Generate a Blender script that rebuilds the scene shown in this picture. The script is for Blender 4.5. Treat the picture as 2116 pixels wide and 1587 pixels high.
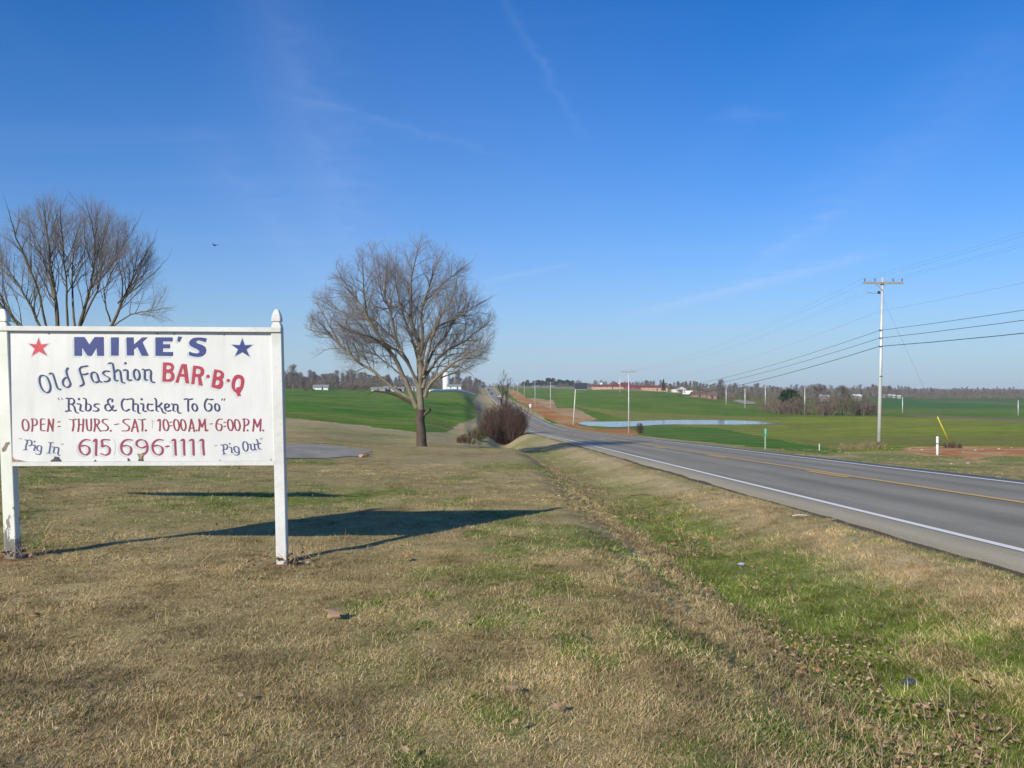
import bpy, math, random
import numpy as np
from mathutils import Vector

# ------------------------------------------------------------------ clear
for o in list(bpy.data.objects): bpy.data.objects.remove(o, do_unlink=True)
sc = bpy.context.scene
COL = sc.collection
R = math.radians
F = 1700.0            # focal length in photo pixels (photo is 2116 wide)
EYE = 1.6             # eye height over the lawn

# ------------------------------------------------------------------ camera
cam_data = bpy.data.cameras.new('camera')
cam = bpy.data.objects.new('camera', cam_data); COL.objects.link(cam)
cam_data.sensor_width = 36.0; cam_data.lens = F / 2116 * 36.0
cam_data.clip_start = 0.05; cam_data.clip_end = 12000
cam_data.shift_y = 6.5 / 2116
cam.location = (0, 0, EYE); cam.rotation_euler = (R(90), 0, 0)
sc.camera = cam

# ------------------------------------------------------------------ light
SUN_AZ = R(36.2); SUN_EL = R(26.2)
travel = Vector((math.sin(SUN_AZ) * math.cos(SUN_EL), math.cos(SUN_AZ) * math.cos(SUN_EL), -math.sin(SUN_EL)))
sl = bpy.data.lights.new('sun', 'SUN'); sl.energy = 5.0; sl.angle = R(0.53); sl.color = (1.0, 0.925, 0.79)
sun = bpy.data.objects.new('sun', sl); COL.objects.link(sun)
sun.rotation_euler = travel.to_track_quat('-Z', 'Y').to_euler(); sun.location = (-40, -50, 60)
world = bpy.data.worlds.new('World'); sc.world = world; world.use_nodes = True
nt = world.node_tree; nt.nodes.clear()
wo = nt.nodes.new('ShaderNodeOutputWorld'); bg = nt.nodes.new('ShaderNodeBackground')
sky = nt.nodes.new('ShaderNodeTexSky'); sky.sky_type = 'NISHITA'; sky.sun_disc = False
sky.sun_elevation = SUN_EL; sky.sun_rotation = R(216.2)
sky.altitude = 200; sky.air_density = 1.0; sky.dust_density = 0.6; sky.ozone_density = 2.6
bg.inputs['Strength'].default_value = 0.105
# thin cirrus streaks, laid on a plane high above
tc = nt.nodes.new('ShaderNodeTexCoord'); sep = nt.nodes.new('ShaderNodeSeparateXYZ')
nt.links.new(tc.outputs['Generated'], sep.inputs[0])
def wm(op, a, b=None, clamp=False):
    n = nt.nodes.new('ShaderNodeMath'); n.operation = op; n.use_clamp = clamp
    for i, v in enumerate((a, b)):
        if v is None: continue
        if isinstance(v, (int, float)): n.inputs[i].default_value = v
        else: nt.links.new(v, n.inputs[i])
    return n.outputs[0]
zc = wm('MAXIMUM', sep.outputs['Z'], 0.03)
cx = wm('DIVIDE', sep.outputs['X'], zc); cy = wm('DIVIDE', sep.outputs['Y'], zc)
comb = nt.nodes.new('ShaderNodeCombineXYZ'); nt.links.new(cx, comb.inputs[0]); nt.links.new(cy, comb.inputs[1])
def cloud(rot, sx, sy, scale, lo, hi, off):
    mp = nt.nodes.new('ShaderNodeMapping'); mp.inputs['Rotation'].default_value = (0, 0, R(rot))
    mp.inputs['Scale'].default_value = (sx, sy, 1); mp.inputs['Location'].default_value = (off, off * .7, 0)
    nt.links.new(comb.outputs[0], mp.inputs[0])
    n = nt.nodes.new('ShaderNodeTexNoise'); n.inputs['Scale'].default_value = scale; n.inputs['Detail'].default_value = 6
    n.inputs['Roughness'].default_value = 0.55; n.inputs['Distortion'].default_value = 0.6
    nt.links.new(mp.outputs[0], n.inputs['Vector'])
    mr = nt.nodes.new('ShaderNodeMapRange'); mr.interpolation_type = 'SMOOTHSTEP'
    mr.inputs['From Min'].default_value = lo; mr.inputs['From Max'].default_value = hi
    nt.links.new(n.outputs['Fac'], mr.inputs['Value']); return mr.outputs[0]
c1 = cloud(28, 0.22, 1.5, 1.3, 0.50, 0.80, 3.1)
c2 = cloud(-35, 0.9, 0.10, 1.1, 0.52, 0.80, 7.7)
cs = wm('ADD', wm('MULTIPLY', c1, 0.045), wm('MULTIPLY', c2, 0.03), True)
def skydir(px, py): return Vector(((px - 1058) / F, 1, -(py - 800) / F)).normalized()
def dotn(v):
    n = nt.nodes.new('ShaderNodeVectorMath'); n.operation = 'DOT_PRODUCT'; nt.links.new(tc.outputs['Generated'], n.inputs[0]); n.inputs[1].default_value = v; return n.outputs['Value']
wob = cloud(12, 1, 1, 5.0, 0.0, 1.0, 1.7); wsub = wm('SUBTRACT', wob, 0.5)
def streak(a, b, w, s, wav=.02):
    A, B = skydir(*a), skydir(*b); n = A.cross(B).normalized(); M = (A + B).normalized(); half = A.angle(M)
    d = wm('ABSOLUTE', wm('ADD', dotn(n), wm('MULTIPLY', wsub, wav))); x = wm('SUBTRACT', 1.0, wm('DIVIDE', d, w / F), True)
    al = wm('DIVIDE', wm('SUBTRACT', dotn(M), math.cos(half)), 1 - math.cos(half), True)
    return wm('MULTIPLY', wm('MULTIPLY', wm('MULTIPLY', x, x), wm('POWER', al, .6)), wm('MULTIPLY', s, wm('ADD', .35, wob)))
def veil(c, rad_px, s, power=1.5):
    D = skydir(*c); r = math.cos(math.atan(rad_px / F)); return wm('MULTIPLY', wm('POWER', wm('DIVIDE', wm('SUBTRACT', dotn(D), r), 1 - r, True), power), s)
for v in (streak((1010, -60), (1215, 300), 22, .06, .02), streak((1270, 660), (1850, 515), 24, .27, .012), streak((1540, 560), (1760, 420), 26, .10), streak((980, 587), (1190, 543), 10, .17, .006), streak((540, 185), (1080, 335), 15, .05), streak((1460, 240), (1640, 236), 16, .07),
          streak((520, -120), (760, 640), 190, .10, .06), streak((380, 250), (760, 700), 110, .07, .05), streak((1500, 640), (2200, 60), 150, .07, .06), veil((900, 420), 760, .05)):
    cs = wm('ADD', cs, v, True)
mixc = nt.nodes.new('ShaderNodeMixRGB'); mixc.blend_type = 'MIX'
hs = nt.nodes.new('ShaderNodeHueSaturation'); hs.inputs['Saturation'].default_value = 1.2
tint = nt.nodes.new('ShaderNodeMixRGB'); tint.blend_type = 'MULTIPLY'; tint.inputs[0].default_value = 1; tint.inputs[2].default_value = (.76, .97, 1.40, 1)
# pale blue haze low over the horizon
el = wm('MAXIMUM', sep.outputs['Z'], 0.0); hz = wm('MULTIPLY', wm('POWER', 2.718, wm('MULTIPLY', el, -7.5)), .93)
hzm = nt.nodes.new('ShaderNodeMixRGB'); hzm.inputs[2].default_value = (3.95, 5.3, 6.45, 1)
nt.links.new(sky.outputs[0], tint.inputs[1]); nt.links.new(tint.outputs[0], hs.inputs['Color']); nt.links.new(hs.outputs[0], hzm.inputs[1]); nt.links.new(hz, hzm.inputs[0])
nt.links.new(cs, mixc.inputs[0]); nt.links.new(hzm.outputs[0], mixc.inputs[1]); mixc.inputs[2].default_value = (5.6, 6.6, 9.2, 1)
nt.links.new(mixc.outputs[0], bg.inputs['Color']); nt.links.new(bg.outputs[0], wo.inputs['Surface'])
sc.view_settings.view_transform = 'Standard'; sc.view_settings.look = 'None'
sc.view_settings.gamma = 1.0; sc.view_settings.exposure = 0.0; sc.view_settings.use_curve_mapping = False
sc.render.engine = 'CYCLES'
sc.cycles.max_bounces = 6; sc.cycles.transparent_max_bounces = 8

# ------------------------------------------------------------------ helpers
rng = np.random.default_rng(7); random.seed(7)
def tag(o, label=None, cat=None, group=None, kind=None):
    if label: o['label'] = label
    if cat: o['category'] = cat
    if group: o['group'] = group
    if kind: o['kind'] = kind
    return o
def empty(name, loc, rz=0, label=None, cat=None, group=None):
    o = bpy.data.objects.new(name, None); COL.objects.link(o); o.empty_display_size = 0.1
    o.location = loc; o.rotation_euler = (0, 0, rz)
    return tag(o, label, cat, group)
def mesh_np(name, V, faces, mat, parent=None, smooth=False, link=True):
    """V (n,3); faces: (m,k) array or list of tuples"""
    me = bpy.data.meshes.new(name)
    if isinstance(faces, np.ndarray):
        m, k = faces.shape
        me.vertices.add(len(V)); me.vertices.foreach_set('co', np.asarray(V, np.float32).ravel())
        me.loops.add(m * k); me.loops.foreach_set('vertex_index', faces.astype(np.int32).ravel())
        me.polygons.add(m); me.polygons.foreach_set('loop_start', np.arange(0, m * k, k, dtype=np.int32))
        me.polygons.foreach_set('loop_total', np.full(m, k, np.int32))
        me.update(calc_edges=True); me.validate()
    else:
        me.from_pydata([tuple(map(float, v)) for v in V], [], faces); me.update()
    if smooth: me.polygons.foreach_set('use_smooth', np.ones(len(me.polygons), bool))
    if mat: me.materials.append(mat)
    o = bpy.data.objects.new(name, me)
    if link: COL.objects.link(o)
    if parent: o.parent = parent
    return o
class MB:
    def __init__(s): s.v = []; s.f = []
    def add(s, vs, fs):
        n = len(s.v); s.v += [tuple(v) for v in vs]; s.f += [tuple(i + n for i in f) for f in fs]; return s
    def box(s, x0, y0, z0, x1, y1, z1, b=0):
        if b <= 0:
            vs = [(x, y, z) for z in (z0, z1) for y in (y0, y1) for x in (x0, x1)]
            return s.add(vs, [(0, 2, 3, 1), (4, 5, 7, 6), (0, 1, 5, 4), (2, 6, 7, 3), (0, 4, 6, 2), (1, 3, 7, 5)])
        return s.loft([[(x0 + b, y0, z), (x1 - b, y0, z), (x1, y0 + b, z), (x1, y1 - b, z), (x1 - b, y1, z), (x0 + b, y1, z), (x0, y1 - b, z), (x0, y0 + b, z)] for z in (z0, z1)])
    def loft(s, rings, cap=True):
        n = len(rings[0]); vs = [p for r in rings for p in r]; fs = []
        for i in range(len(rings) - 1):
            for j in range(n):
                a = i * n + j; b = i * n + (j + 1) % n; fs.append((a, b, b + n, a + n))
        if cap: fs += [tuple(range(n - 1, -1, -1)), tuple((len(rings) - 1) * n + j for j in range(n))]
        return s.add(vs, fs)
    def tube(s, pts, rad, n=8, cap=True):
        pts = [Vector(p) for p in pts]; rad = [rad] * len(pts) if isinstance(rad, (int, float)) else rad
        rings = []
        for i, p in enumerate(pts):
            d = (pts[min(i + 1, len(pts) - 1)] - pts[max(i - 1, 0)]).normalized()
            ref = Vector((0, 0, 1)) if abs(d.z) < .9 else Vector((0, 1, 0))
            a = d.cross(ref).normalized(); b = a.cross(d).normalized()
            rings.append([tuple(p + (a * math.cos(t) + b * math.sin(t)) * rad[i]) for t in [2 * math.pi * k / n for k in range(n)]])
        return s.loft(rings, cap)
    def prism(s, poly, y0, y1):   # poly in xz, extruded along y
        return s.loft([[(x, y0, z) for x, z in poly], [(x, y1, z) for x, z in poly]])
    def build(s, name, mat, parent=None, smooth=False, link=True):
        return mesh_np(name, s.v, s.f, mat, parent, smooth, link)
def copy_tree(o, parent=None):
    c = o.copy(); COL.objects.link(c); c.parent = parent
    for ch in [x for x in bpy.data.objects if x.parent == o]: copy_tree(ch, c)
    return c

# ---- noise in numpy
def _hash(ix, iy, seed):
    h = (ix.astype(np.int64) * 374761393 + iy.astype(np.int64) * 668265263 + seed * 1442695041) & 0xffffffff
    h = ((h ^ (h >> 13)) * 1274126177) & 0xffffffff
    return ((h ^ (h >> 16)) & 0xffffff) / float(0xffffff)
def vn(x, y, seed=0):
    x = np.asarray(x, float); y = np.asarray(y, float)
    ix = np.floor(x); iy = np.floor(y); fx = x - ix; fy = y - iy
    fx = fx * fx * (3 - 2 * fx); fy = fy * fy * (3 - 2 * fy)
    a = _hash(ix, iy, seed); b = _hash(ix + 1, iy, seed); c = _hash(ix, iy + 1, seed); d = _hash(ix + 1, iy + 1, seed)
    return (a * (1 - fx) + b * fx) * (1 - fy) + (c * (1 - fx) + d * fx) * fy
def fbm(x, y, seed=0, oct=4):
    t = 0; a = .5; n = 0
    for k in range(oct): t = t + a * vn(np.asarray(x) * 2 ** k, np.asarray(y) * 2 ** k, seed + k * 17); n += a; a *= .5
    return t / n
def sst(a, b, x):
    t = np.clip((np.asarray(x, float) - a) / (b - a), 0, 1); return t * t * (3 - 2 * t)

# ---- materials
def newmat(name):
    m = bpy.data.materials.new(name); m.use_nodes = True; n = m.node_tree
    return m, n, n.nodes['Principled BSDF']
def nd(n, t, **kw):
    x = n.nodes.new(t)
    for k, v in kw.items(): setattr(x, k, v)
    return x
def ramp(n, src, stops):
    r = n.nodes.new('ShaderNodeValToRGB'); e = r.color_ramp.elements
    while len(e) < len(stops): e.new(0.5)
    for el, (p, c) in zip(e, stops): el.position = p; el.color = (*c, 1)
    n.links.new(src, r.inputs[0]); return r.outputs[0]
def noise(n, scale, detail=4, coord='Object', rough=.55, stretch=None):
    t = n.nodes.new('ShaderNodeTexCoord'); x = n.nodes.new('ShaderNodeTexNoise')
    x.inputs['Scale'].default_value = scale; x.inputs['Detail'].default_value = detail; x.inputs['Roughness'].default_value = rough
    s = t.outputs[coord]
    if stretch:
        mp = n.nodes.new('ShaderNodeMapping'); mp.inputs['Scale'].default_value = stretch; n.links.new(s, mp.inputs[0]); s = mp.outputs[0]
    n.links.new(s, x.inputs['Vector']); return x.outputs['Fac']
def simple(name, c, rough=.7, var=.15, scale=3, metal=0, bump=0, spec=.3, stretch=None):
    m, n, p = newmat(name)
    lo = tuple(v * (1 - var) for v in c); hi = tuple(min(1, v * (1 + var)) for v in c)
    n.links.new(ramp(n, noise(n, scale, 5, stretch=stretch), [(.3, lo), (.7, hi)]), p.inputs['Base Color'])
    p.inputs['Roughness'].default_value = rough; p.inputs['Metallic'].default_value = metal
    p.inputs['Specular IOR Level'].default_value = spec
    if bump:
        b = n.nodes.new('ShaderNodeBump'); b.inputs['Strength'].default_value = bump; b.inputs['Distance'].default_value = .01
        n.links.new(noise(n, scale * 6, 4), b.inputs['Height']); n.links.new(b.outputs[0], p.inputs['Normal'])
    return m

# ------------------------------------------------------------------ terrain model
def smooth_knots(kx, ky, sig):
    xs = np.linspace(kx[0], kx[-1], 4000); ys = np.interp(xs, kx, ky)
    k = np.exp(-0.5 * (np.arange(-300, 301) * (xs[1] - xs[0]) / sig) ** 2); k /= k.sum()
    pad = np.concatenate([2 * ys[0] - ys[300:0:-1], ys, 2 * ys[-1] - ys[-2:-302:-1]])
    return xs, np.convolve(pad, k, 'valid')
_rx, _ry = smooth_knots([-100, 0, 200, 280, 360, 450, 567, 800, 1236, 1800], [13.2, 10.4, 4.8, 1.7, -1.5, -6, -11.3, -21, -35.5, -52], 14)
_zx, _zy = smooth_knots([-100, 0, 78, 110, 143, 175, 200, 270, 360, 450, 567, 800, 1236, 1420, 1800],
                        [4.05, -.05, -3.2, -4.6, -5.95, -6.85, -7.25, -7.75, -6.95, -6.0, -4.9, -2.1, 3.0, 2.6, -4], 12)
def road_x(Y): return np.interp(Y, _rx, _ry)
def road_z(Y): return np.interp(Y, _zx, _zy)
HALF = 4.45
TAB = {
 -.75: [(20, .05), (45, -.7), (75, -1.2), (100, -1.5), (200, -1.5), (400, 0), (700, 1.2), (1200, 3), (3000, 3)],
 -.45: [(20, 0), (45, -.9), (85, -1.6), (110, -1.8), (200, -1.8), (400, -.2), (650, .8), (1200, 3), (3000, 3)],
 -.27: [(20, -.2), (32, -.75), (45, -1.2), (70, -1.75), (95, -1.95), (200, -2.2), (400, -.4), (600, .5), (1200, 3), (3000, 3)],
 -.12: [(20, -.35), (32, -.9), (45, -1.7), (60, -2.2), (72, -2.4), (100, -2.85), (140, -3.2), (200, -3.15), (400, -1.2), (600, 0), (1200, 3), (3000, 3)],
 -.06: [(20, -.35), (32, -.9), (45, -1.72), (60, -2.55), (80, -3.2), (110, -3.95), (150, -4.2), (200, -3.9), (300, -2.3), (400, -1.1), (600, .1), (1200, 3.3), (3000, 3)],
 -.045: [(20, -.35), (32, -.9), (45, -1.74), (60, -2.65), (85, -3.6), (110, -4.35), (140, -4.6), (200, -4.7), (300, -3.4), (400, -2.0), (600, -.7), (1200, 3.2), (3000, 3)],
 -.035: [(20, -.35), (32, -.9), (45, -1.75), (60, -2.7), (90, -4.2), (110, -4.8), (135, -5.1), (200, -5.6), (300, -4.7), (400, -3.6), (600, -2.0), (1200, 3.2), (3000, 3)],
 0: [(20, -.4), (32, -1), (45, -1.95), (60, -3.1), (90, -5.9), (108, -7.4), (130, -7.5), (160, -6.9), (220, -6.8), (360, -6.9), (567, -5.2), (800, -2.3), (1236, 2.9), (3000, 3)],
 .05: [(45, -2), (110, -5), (180, -7.5), (250, -8), (320, -7.6), (420, -7.0), (530, -5.6), (700, -2.6), (900, .5), (1200, 2.5), (3000, 2.5)],
 .085: [(45, -2), (110, -5), (170, -7.4), (240, -8.4), (300, -8), (400, -6), (550, -3), (750, -.2), (1000, 1.2), (3000, 1.5)],
 .14: [(45, -1.9), (100, -4.4), (150, -6.9), (210, -8.5), (255, -8.5), (300, -7.5), (400, -5), (550, -2), (700, .2), (1000, .8), (3000, 1)],
 .22: [(45, -1.9), (60, -2.7), (100, -4.7), (150, -6.9), (210, -8.5), (260, -8.5), (320, -7.5), (420, -5.8), (520, -4), (650, -2.5), (900, -.5), (3000, -.5)],
 .27: [(45, -1.9), (60, -2.7), (100, -4.8), (150, -7), (210, -8.5), (260, -8.5), (330, -8), (450, -6.7), (550, -6), (800, -6), (1200, -5), (3000, -5)],
 .37: [(45, -1.95), (60, -2.9), (100, -4.9), (150, -7), (210, -8.5), (300, -8.7), (400, -8.8), (600, -9), (900, -8), (1400, -6), (3000, -6)],
 .455: [(30, -1.25), (45, -1.85), (60, -2.7), (100, -4.6), (200, -7.6), (300, -8.8), (400, -9.1), (560, -9.0), (700, -6.6), (900, -7), (1400, -8), (3000, -8)],
 .5: [(30, -1.25), (45, -1.85), (60, -2.7), (100, -4.6), (200, -7.6), (300, -8.8), (400, -9.3), (600, -10), (900, -10), (1400, -9), (3000, -9)],
 .75: [(30, -1.25), (45, -1.85), (60, -2.6), (100, -4.4), (200, -7.4), (300, -8.8), (400, -9.3), (600, -10), (900, -10), (1400, -9), (3000, -9)],
}
_us = np.array(sorted(TAB)); _ld = np.linspace(math.log(10), math.log(3500), 500)
_tz = []
for u in _us:
    ks = TAB[u]; y = np.interp(_ld, [math.log(k[0]) for k in ks], [k[1] for k in ks])
    g = np.exp(-0.5 * (np.arange(-20, 21) / 7.0) ** 2); g /= g.sum()
    _tz.append(np.convolve(np.pad(y, 20, mode='edge'), g, 'valid'))
_tz = np.array(_tz)
def table(X, Y):
    Yc = np.maximum(Y, 10.0); u = np.clip(X / Yc, -.75, .75)
    j = np.clip((np.log(Yc) - _ld[0]) / (_ld[1] - _ld[0]), 0, len(_ld) - 1.001); j0 = j.astype(int); fj = j - j0
    i = np.clip(np.searchsorted(_us, u, 'right') - 1, 0, len(_us) - 2); t = (u - _us[i]) / (_us[i + 1] - _us[i]); t = t * t * (3 - 2 * t)
    a = _tz[i, j0] * (1 - fj) + _tz[i, j0 + 1] * fj; b = _tz[i + 1, j0] * (1 - fj) + _tz[i + 1, j0 + 1] * fj
    return a * (1 - t) + b * t
POND = None
def H(X, Y, fine=True):
    X = np.atleast_1d(np.asarray(X, float)); Y = np.atleast_1d(np.asarray(Y, float)); X, Y = np.broadcast_arrays(X, Y)
    lawn = np.interp(Y, [-100, 0, 8, 12, 25, 33, 45], [.6, .0, 0, -.05, -.5, -.85, -1.7]) + .032 * np.clip(-X - 2, 0, 16)
    rz = road_z(Y); rx = road_x(Y)
    right = rz - .06 - .02 * np.clip(X - rx - 6, 0, 30)
    near = np.where(X > rx, right, lawn)
    w = sst(30, 52, Y); base = near * (1 - w) + table(X, Y) * w
    if fine:
        amp = np.clip(.02 + .0012 * np.maximum(Y, 0), 0, .35)
        base = base + amp * (fbm(X / 4., Y / 4., 5, 4) - .5) * 2 * (1 - .7 * sst(120, 300, Y)) + np.clip(Y / 500, 0, 1) * (fbm(X / 60., Y / 60., 9, 3) - .5) * 1.2
        if fine and True: base = base + .03 * (vn(X * 2.2, Y * 2.2, 3) - .5) * (Y < 40)
    s = X - rx
    sl_ = -s - HALF; sr = s - HALF
    # left: shoulder, ditch, lawn
    wn = 1 - sst(55, 90, Y)
    prof = np.interp(sl_, [-5, -1.5, -.4, -.05, .7, 2.3, 3.3], [-.3, -.26, -.055, -.042, -.07, -.40, -.43])
    dn = rz + prof + (.03 * (fbm(X * 1.5, Y * 1.5, 21, 3) - .5) if fine else 0)
    bl = sst(2.9, 5.1, sl_) * wn + sst(.8, 6.0 + np.clip((Y - 150) * .06, 0, 20), sl_) * (1 - wn)
    br = sst(1.2, 9.0, sr)
    t = np.where(s < 0, bl, br)
    inside = rz + np.where((sl_ < 0) & (sr < 0), -.26 - .0006 * np.maximum(Y, 0), 0)
    leftp = dn * wn + (rz + np.interp(sl_, [-1.5, -.4, -.05, 2], [-.26, -.055, -.045, -.25])) * (1 - wn)
    rightp = rz + np.interp(sr, [-1.5, -.4, -.05, 2], [-.26, -.052, -.036, -.10])
    corr = np.where(s < 0, leftp, rightp)
    corr = np.where((sl_ < -1.5) & (sr < -1.5), inside, corr - .0006 * np.maximum(Y, 0) * np.clip(-np.maximum(sl_, sr) / 1.5, 0, 1))
    z = corr * (1 - t) + base * t
    if POND is not None:
        # flat basin around the pond
        d = np.hypot((X - POND[0]) / POND[2], (Y - POND[1]) / POND[3]); k = 1 - sst(.95, 1.5, d)
        z = z * (1 - k) + (POND[4] - .03) * k
    return z
def h(x, y): return float(H(x, y)[0])
def G(px, py, d0=3.0, d1=1900.0):
    """ground point seen at a photo pixel"""
    ds = np.exp(np.linspace(math.log(d0), math.log(d1), 5000)); u = (px - 1058) / F
    z = H(u * ds, ds); ray = EYE - (py - 800) / F * ds
    i = np.argmax(z >= ray) if (z >= ray).any() else len(ds) - 1
    return Vector((u * ds[i], ds[i], float(z[i])))
def at(px, d):        # ground point in the direction of a photo column at depth d
    x = (px - 1058) / F * d; return Vector((x, d, h(x, d)))
# ------------------------------------------------------------------ ground
POND = (27.0, 232.0, 34.0, 22.0, -8.5)
def inpoly(x, y, poly):
    r = np.zeros(x.shape, bool); n = len(poly)
    for i in range(n):
        x1, y1 = poly[i]; x2, y2 = poly[(i + 1) % n]
        if y1 == y2: continue
        c = ((y1 > y) != (y2 > y)) & (x < (x2 - x1) * (y - y1) / (y2 - y1) + x1); r ^= c
    return r
C_ = lambda *a: np.array(a, float)
TAN = C_(.39, .292, .132); STRAW = C_(.51, .405, .225); LGREEN = C_(.15, .195, .038); BROWN = C_(.235, .165, .076)
def mixc_(a, b, t): return a * (1 - t[..., None]) + b * t[..., None]
def lawn_tint(X, Y):
    """0 = brown thatch, .5 = tan, 1 = straw ; and a green weight"""
    a = fbm(X * .45 + 3, Y * .3, 31, 4); b = fbm(X * 2.1, Y * 1.6, 32, 3)
    g = sst(.49, .68, fbm(X * .38 + 9, Y * .24 + 5, 41, 4) * .62 + fbm(X * 2.6, Y * 2.0, 42, 3) * .38)
    s = X - road_x(Y); sl_ = -s - HALF
    ditch = sst(.9, 1.9, sl_) * (1 - sst(3.2, 3.8, sl_ + .5 * (fbm(X, Y, 58, 3) - .5))) * (Y < 70)
    bank = sst(.1, .9, sl_) * (1 - sst(1.2, 2.6, sl_))
    dg = ditch * (.35 + .65 * sst(.30, .52, fbm(X * 1.1, Y * .6, 51, 4))) * (1 - .65 * sst(12, 24, Y))
    g = g + .35 * sst(8.3, 11, Y) * (1 - sst(15, 20, Y)) * sst(1.5, -3, X) * sst(.3, .6, fbm(X * .6, Y * .4, 59, 3))
    g = np.clip((g * .62 + .14) * (1 - bank) + dg * .95 + bank * .25 * g, 0, 1)
    vr = (s > HALF + .5) & (Y > 8); g = np.where(vr, np.clip(sst(.3, .6, fbm(X * .5, Y * .3, 57, 4)) * .75 + .1, 0, 1), g)
    t = np.clip(.1 + .9 * a * .6 + .5 * b * .6 + bank * .25, 0, 1)
    t = np.where(Y > 9, t * .8 + .15, t)
    return t, g
def lawn_col(X, Y):
    t, g = lawn_tint(X, Y)
    c = mixc_(BROWN, TAN, sst(.15, .55, t)); c = mixc_(c, STRAW, sst(.5, 1.0, t))
    return mixc_(c, LGREEN * 1.05, g * .85)
_po = [(1194, 874), (1205, 871.8), (1225, 871.2), (1250, 871.5), (1275, 871), (1300, 870.5), (1335, 869.3), (1380, 868), (1430, 867.8), (1480, 868.2), (1530, 869.2), (1570, 871), (1612, 875), (1580, 876.8), (1540, 877), (1490, 877.5), (1440, 877.2), (1400, 877), (1360, 877.8), (1335, 879.5), (1300, 881.2), (1270, 883), (1245, 883.3), (1220, 881), (1204, 877.5)]
_pw = [((x - 1058) / F * F * 10.1 / (y - 800), F * 10.1 / (y - 800)) for x, y in _po]
def POND_D(X, Y):
    r = np.full(X.shape, 99.); k = (np.abs(X - 40) < 60) & (np.abs(Y - 235) < 60)
    if k.any():
        x, y = X[k], Y[k]; d = np.full(x.shape, 99.); n = len(_pw)
        for i in range(n):
            (x1, y1), (x2, y2) = _pw[i], _pw[(i + 1) % n]; L = (x2 - x1) ** 2 + (y2 - y1) ** 2; t = np.clip(((x - x1) * (x2 - x1) + (y - y1) * (y2 - y1)) / L, 0, 1); d = np.minimum(d, np.hypot(x - x1 - t * (x2 - x1), y - y1 - t * (y2 - y1)))
        r[k] = d
    return r
WHEAT_L = [(-400, 795), (0, 806), (590, 862), (750, 880), (860, 893), (925, 893), (945, 878), (982, 864), (986, 845), (978, 830), (990, 812), (984, 803), (900, 800), (600, 797), (-400, 790)]
DIRT_R = [(1050, 803), (1070, 808), (1088, 822), (1110, 828), (1140, 840), (1200, 858), (1232, 868), (1200, 872), (1195, 879), (1240, 887), (1300, 886), (1330, 896), (1300, 900), (1180, 886), (1105, 853), (1072, 830), (1050, 812)]
TAN_R = [(1088, 822), (1110, 823), (1130, 827), (1142, 826), (1150, 843), (1192, 844), (1212, 856), (1238, 869), (1205, 868), (1150, 852), (1110, 832)]
OLIVE = [(1180, 838), (1300, 850), (1420, 856), (1600, 862), (1820, 860), (2116, 866), (2500, 870), (2500, 945), (1780, 936), (1640, 915), (1480, 884), (1400, 880), (1320, 872)]
DIRT_M = [(1835, 931), (1880, 926), (1990, 921), (2200, 926), (2200, 938), (2040, 944), (2010, 952), (1990, 952), (2000, 944), (1930, 944), (1900, 937)]
PATH_R = [(1860, 857), (1900, 857), (2116, 866), (2300, 873), (2300, 877), (2116, 871), (1900, 861)]
TAN_TOP = [(1040, 797), (1180, 799), (1340, 804), (1480, 812), (1500, 818), (1400, 812), (1330, 808), (1180, 803), (1060, 801)]
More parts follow.
